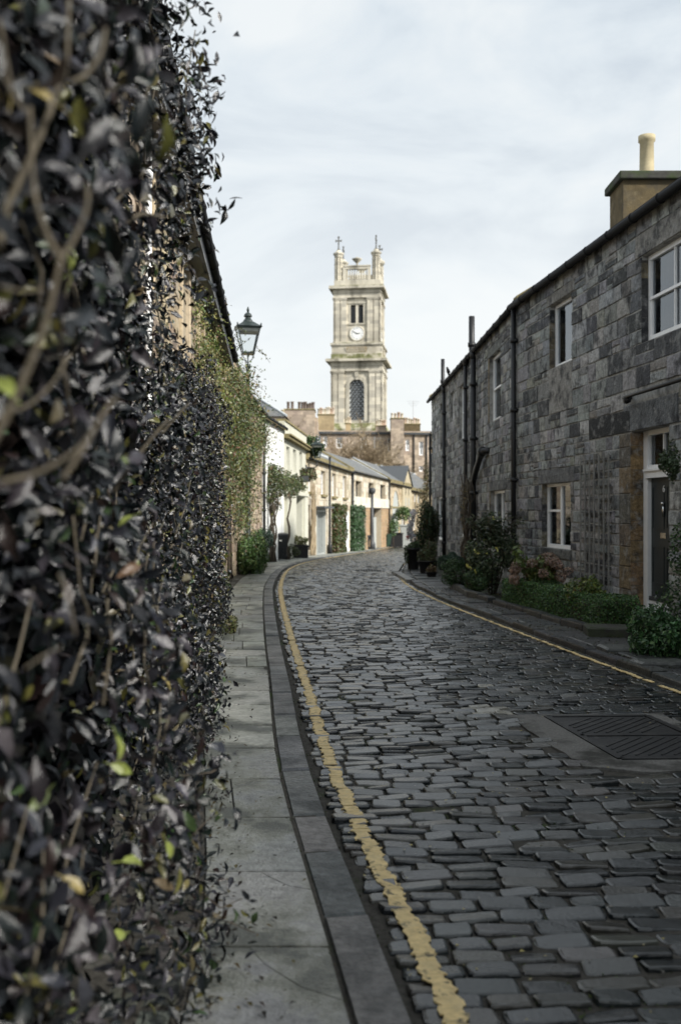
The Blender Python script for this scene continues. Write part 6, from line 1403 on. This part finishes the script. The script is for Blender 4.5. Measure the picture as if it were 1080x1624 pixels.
shrub('hebe_bush', 'bright green small-leaved bush low in front of the big laurel', 'shrub', (X(722, 20.6), 20.6, .30), (.36, .45, .30), 4500, .035, [(.04, .09, .03), (.06, .12, .04), (.025, .05, .02)], None, 6, shell=.2)
shrub('low_shrub', 'dull low bush tucked between the bright bush and the raised bed edge', 'shrub', (X(752, 19.2), 19.2, .25), (.30, .4, .26), 2600, .04, DG, None, 6, shell=.3)
q = shrub('hydrangea', 'hydrangea with faded brown-pink flower heads behind the box hedge', 'shrub', (X(855, 16.3), 16.3, .52), (.40, .42, .34), 2000, .07, [(.12, .17, .05), (.07, .11, .03), (.18, .20, .06), (.14, .09, .05)], [3, 3, 2, 2], 8, shell=.5)
for k in range(24):
    a, b = rnd.uniform(0, 6.28), rnd.uniform(-.2, 1.2); c_ = Vector((X(858, 16.2)+math.cos(a)*math.cos(b)*.46, 16.2+math.sin(a)*math.cos(b)*.42, .55+math.sin(b)*.36))
    ps, ns, tn = blob([(tuple(c_), (.085, .085, .07))], 130, .03, [(.30, .20, .14), (.38, .27, .21), (.21, .14, .09), (.33, .25, .23)], None, .2); scatter('flower_head', q, M['leaf'], ps, ns, .034, tn, LEAF4, .5, 1.5)
ps, ns, tn = blob([((X(822, 16), 16, .95), (.08, .1, .12)), ((X(826, 16), 16, .82), (.1, .1, .1))], 60, .08, [(.16, .22, .06), (.10, .15, .04)], None, .9); scatter('foliage', q, M['leaf'], ps, ns, .10, tn, LEAF8, .6)
shrub('spotted_laurel', 'yellow-green shrub below the timber trellis', 'shrub', (X(925, 14.2), 14.2, .42), (.30, .35, .36), 3000, .055, [(.13, .19, .045), (.20, .24, .06), (.06, .10, .03), (.24, .17, .05)], [4, 3, 3, .7], 9, shell=.45)
shrub('laurel_shrub', 'glossy bright green spreading bush at the right edge below the door', 'shrub', (X(1045, 10.9)+.02, 10.9, .27), (.42, .45, .30), 5200, .055, [(.045, .12, .04), (.08, .18, .065), (.025, .06, .025), (.13, .22, .085)], [4, 4, 3, 1.5], 12, shell=.45, wid=.9)
shrub('low_shrub', 'dark fern-like foliage beside the doorstep', 'shrub', (X(985, 13.7), 13.7, .12), (.35, .3, .14), 1400, .04, DG, None, 5)
q = shrub('wall_climber', 'dark leafy climber hanging in from the right edge beside the door', 'climbing plant', (RW.P(RW.hit(1095), 0, .3).x, 12.85, 2.25), (.15, .2, .33), 800, .05, [(.04, .07, .03), (.06, .09, .04)], None, 5, shell=.7, stems=0)
ps, ns, tn = blob([((RW.P(RW.hit(1088), 0, .25).x, 12.9, .45), (.2, .2, .3)), ((RW.P(RW.hit(1110), 0, .25).x, 12.8, 1.1), (.12, .2, .4))], 700, .05, DG, None, .6); scatter('foliage', q, M['leaf'], ps, ns, .055, tn)
# stone trough and flat stones near the door
t = thing('stone_trough', (X(968, 12.6), 12.6, 0), 'low dark stone block on the pavement between box hedge and glossy bush', 'stone block'); m = MB(); x_ = X(968, 12.6); m.add(*slab([(x_-.36, 12.3), (x_+.42, 12.1), (x_+.5, 12.7), (x_-.28, 12.9)], .17, .2, (.05, .05, .048), .02, dip=.006)); m.build('block', M['trough'], t)
for px_, py_, w_ in ((1000, 1030, .3), (1050, 1052, .25)):
    p = G(px_, py_, .07); m = MB(); m.add(*slab([(p.x-w_, p.y-.14), (p.x+w_, p.y-.2), (p.x+w_*.9, p.y+.16), (p.x-w_*1.1, p.y+.2)], .1, .12, (.08, .085, .08), .02, dip=.01)); tag(m.build('loose_slab', M['kerb'], None), 'flat loose slab %s the glossy bush on the right pavement' % ('left of' if px_ == 1000 else 'under the right side of'), 'slab')
# ivy mass, planters and white blossom at the far right corner
q = shrub('ivy_mass', 'tall dark ivy mass with russet patches covering the far corner of the right house', 'ivy', (X(676, 34.0), 34, .85), (.42, .9, 1.12), 11000, .07, [(.025, .05, .02), (.04, .075, .025), (.014, .028, .012), (.12, .07, .025), (.08, .09, .03)], [5, 4, 4, .8, 1], 22, shell=.35)
def round_pot(px, py, r_, h, label, pal, fol, n=1200, mt='black_tub', sz=.06):
    p = G(px, py); z0 = g(p.y)+.02; t = thing('planter', (p.x, p.y, z0), label, 'planter'); m = MB(); m.lathe([(r_*.72, z0), (r_*.8, z0+.05), (r_, z0+h*.9), (r_*1.08, z0+h*.9), (r_*1.08, z0+h), (r_*.92, z0+h), (r_*.9, z0+h-.05)], (p.x, p.y, 0), 16); m.build('tub', M[mt], t, True)
    e_ = [((p.x+a_, p.y+b_, z0+h+c_), (d_, d_, e2_)) for a_, b_, c_, d_, e2_ in fol]; ps, ns, tn = blob(e_, n, sz, pal, None, .5); scatter('foliage', t, M['leaf'], ps, ns, nr.uniform(.6, 1.3, len(ps))*sz, tn); return t
IV = [(.06, .10, .04), (.09, .13, .06), (.035, .06, .025)]
round_pot(655, 906, .20, .68, 'tall black tub spilling ivy nearest the kerb corner', IV, [(-.14, 0, -.1, .14, .22), (-.18, -.05, -.3, .09, .2), (0, 0, .05, .18, .12), (.06, 0, .1, .12, .12)])
round_pot(678, 912, .26, .38, 'wide dark bowl planter of trailing green ivy', [(.07, .10, .045), (.10, .13, .06), (.04, .06, .03), (.10, .08, .04)], [(0, 0, .15, .24, .28), (.08, .1, .35, .18, .2), (-.14, -.02, .1, .14, .22), (.1, -.1, -.02, .16, .14)], 2400)
round_pot(684, 918, .14, .16, 'little pot of dry brown grass in front of the ivy bowl', [(.14, .09, .05), (.10, .09, .04)], [(0, 0, .06, .12, .12)], 400)
t = thing('white_blossom_plant', (X(654, 31.5), 31.5, g(31.5)), 'narrow column of white blossom beside the dark ivy mass', 'flowering plant')
ell = [((X(a_, 31.5), 31.5, Z(b_, 31.5)), (.10, .12, .17)) for a_, b_ in ((655, 814), (652.5, 824), (651, 835), (651.5, 846), (654, 853), (649.5, 842))]
ps, ns, tn = blob(ell, 900, .05, [(.72, .73, .76), (.55, .56, .6), (.8, .8, .8)], None, .4); scatter('blossom', t, M['leaf'], ps, ns, .06, tn, LEAF4, .6, 1.3)
ps, ns, tn = blob([((X(646.5, 31.5), 31.5, Z(852, 31.5)), (.06, .08, .1))], 60, .05, [(.4, .04, .05), (.5, .2, .2)], None, .8); scatter('red_flower', t, M['leaf'], ps, ns, .06, tn); m = MB(); m.tube([(X(654, 31.5), 31.6, g(31.5)), (X(652, 31.5), 31.55, .4), (X(654, 31.5), 31.5, 1.4)], .02, 6); m.build('stem', M['dbark'], t)
# pale kerb corner by the planters
t = thing('kerb_corner', (X(640, 29), 29, g(29)), 'pale wet kerb stones turning the corner beside the planters', 'kerb')
for (x0, y0), (x1, y1) in (((626, 908), (636, 893)), ((629, 909), (650, 921))):
    a, b = G(x0, y0, .05), G(x1, y1, .05); d = Vector((b.x-a.x, b.y-a.y)).normalized(); s_ = Vector((-d.y, d.x))*.1; m = MB(); m.add(*slab([(a.x-s_.x, a.y-s_.y), (b.x-s_.x, b.y-s_.y), (b.x+s_.x, b.y+s_.y), (a.x+s_.x, a.y+s_.y)], .09, .12, (.22, .22, .21), .015)); m.build('kerbstone', M['kerb'], t)
# dead vine on the pipe
t = thing('dead_vine', tuple(RW.P(RW.hit(750), g(25), .15)), 'tangle of dead brown vine between the two downpipes of the far house', 'climbing plant'); s_ = RW.hit(750)
for k in range(22):
    q = s_+rnd.uniform(-.25, .25); pts = []
    for j in range(8): pts.append(RW.P(q, g(25)+.05+j*rnd.uniform(.33, .40), .1+rnd.uniform(0, .2))); q += rnd.uniform(-.16, .16)*(1+j*.12)
    m = MB(); m.tube(pts, [.028*(1-.09*j) for j in range(8)], 5); m.build('stem', M['bark'] if k % 3 else M['dbark'], t, True)
ps = np.array([tuple(RW.P(s_+rnd.gauss(0, .2), rnd.uniform(.3, 2.3), .15+rnd.uniform(0, .2))) for _ in range(260)]); scatter('foliage', t, M['leaf'], ps, np.tile([-.8, -.5, .3], (260, 1)), .05, tones(260, [(.16, .12, .06), (.28, .2, .06), (.09, .07, .04)]))
# leaf litter along the right verge
n = 2500; uu = nr.uniform(7, 24, n); ps = []
for u_ in uu:
    p = off_rail(RKa, u_, -rnd.uniform(.0, 1.2)); ps.append((p[0], p[1], g(p[1])+.07+rnd.uniform(0, .01)))
ps = np.array(ps); tag(scatter('verge_litter', None, M['leaf'], ps, np.tile([0, 0, 1.], (n, 1)), nr.uniform(.015, .045, n), tones(n, [(.05, .04, .025), (.03, .05, .015), (.10, .08, .04)]), jitter=.35), 'dead leaves and moss scattered over the dark right pavement', 'leaf litter')
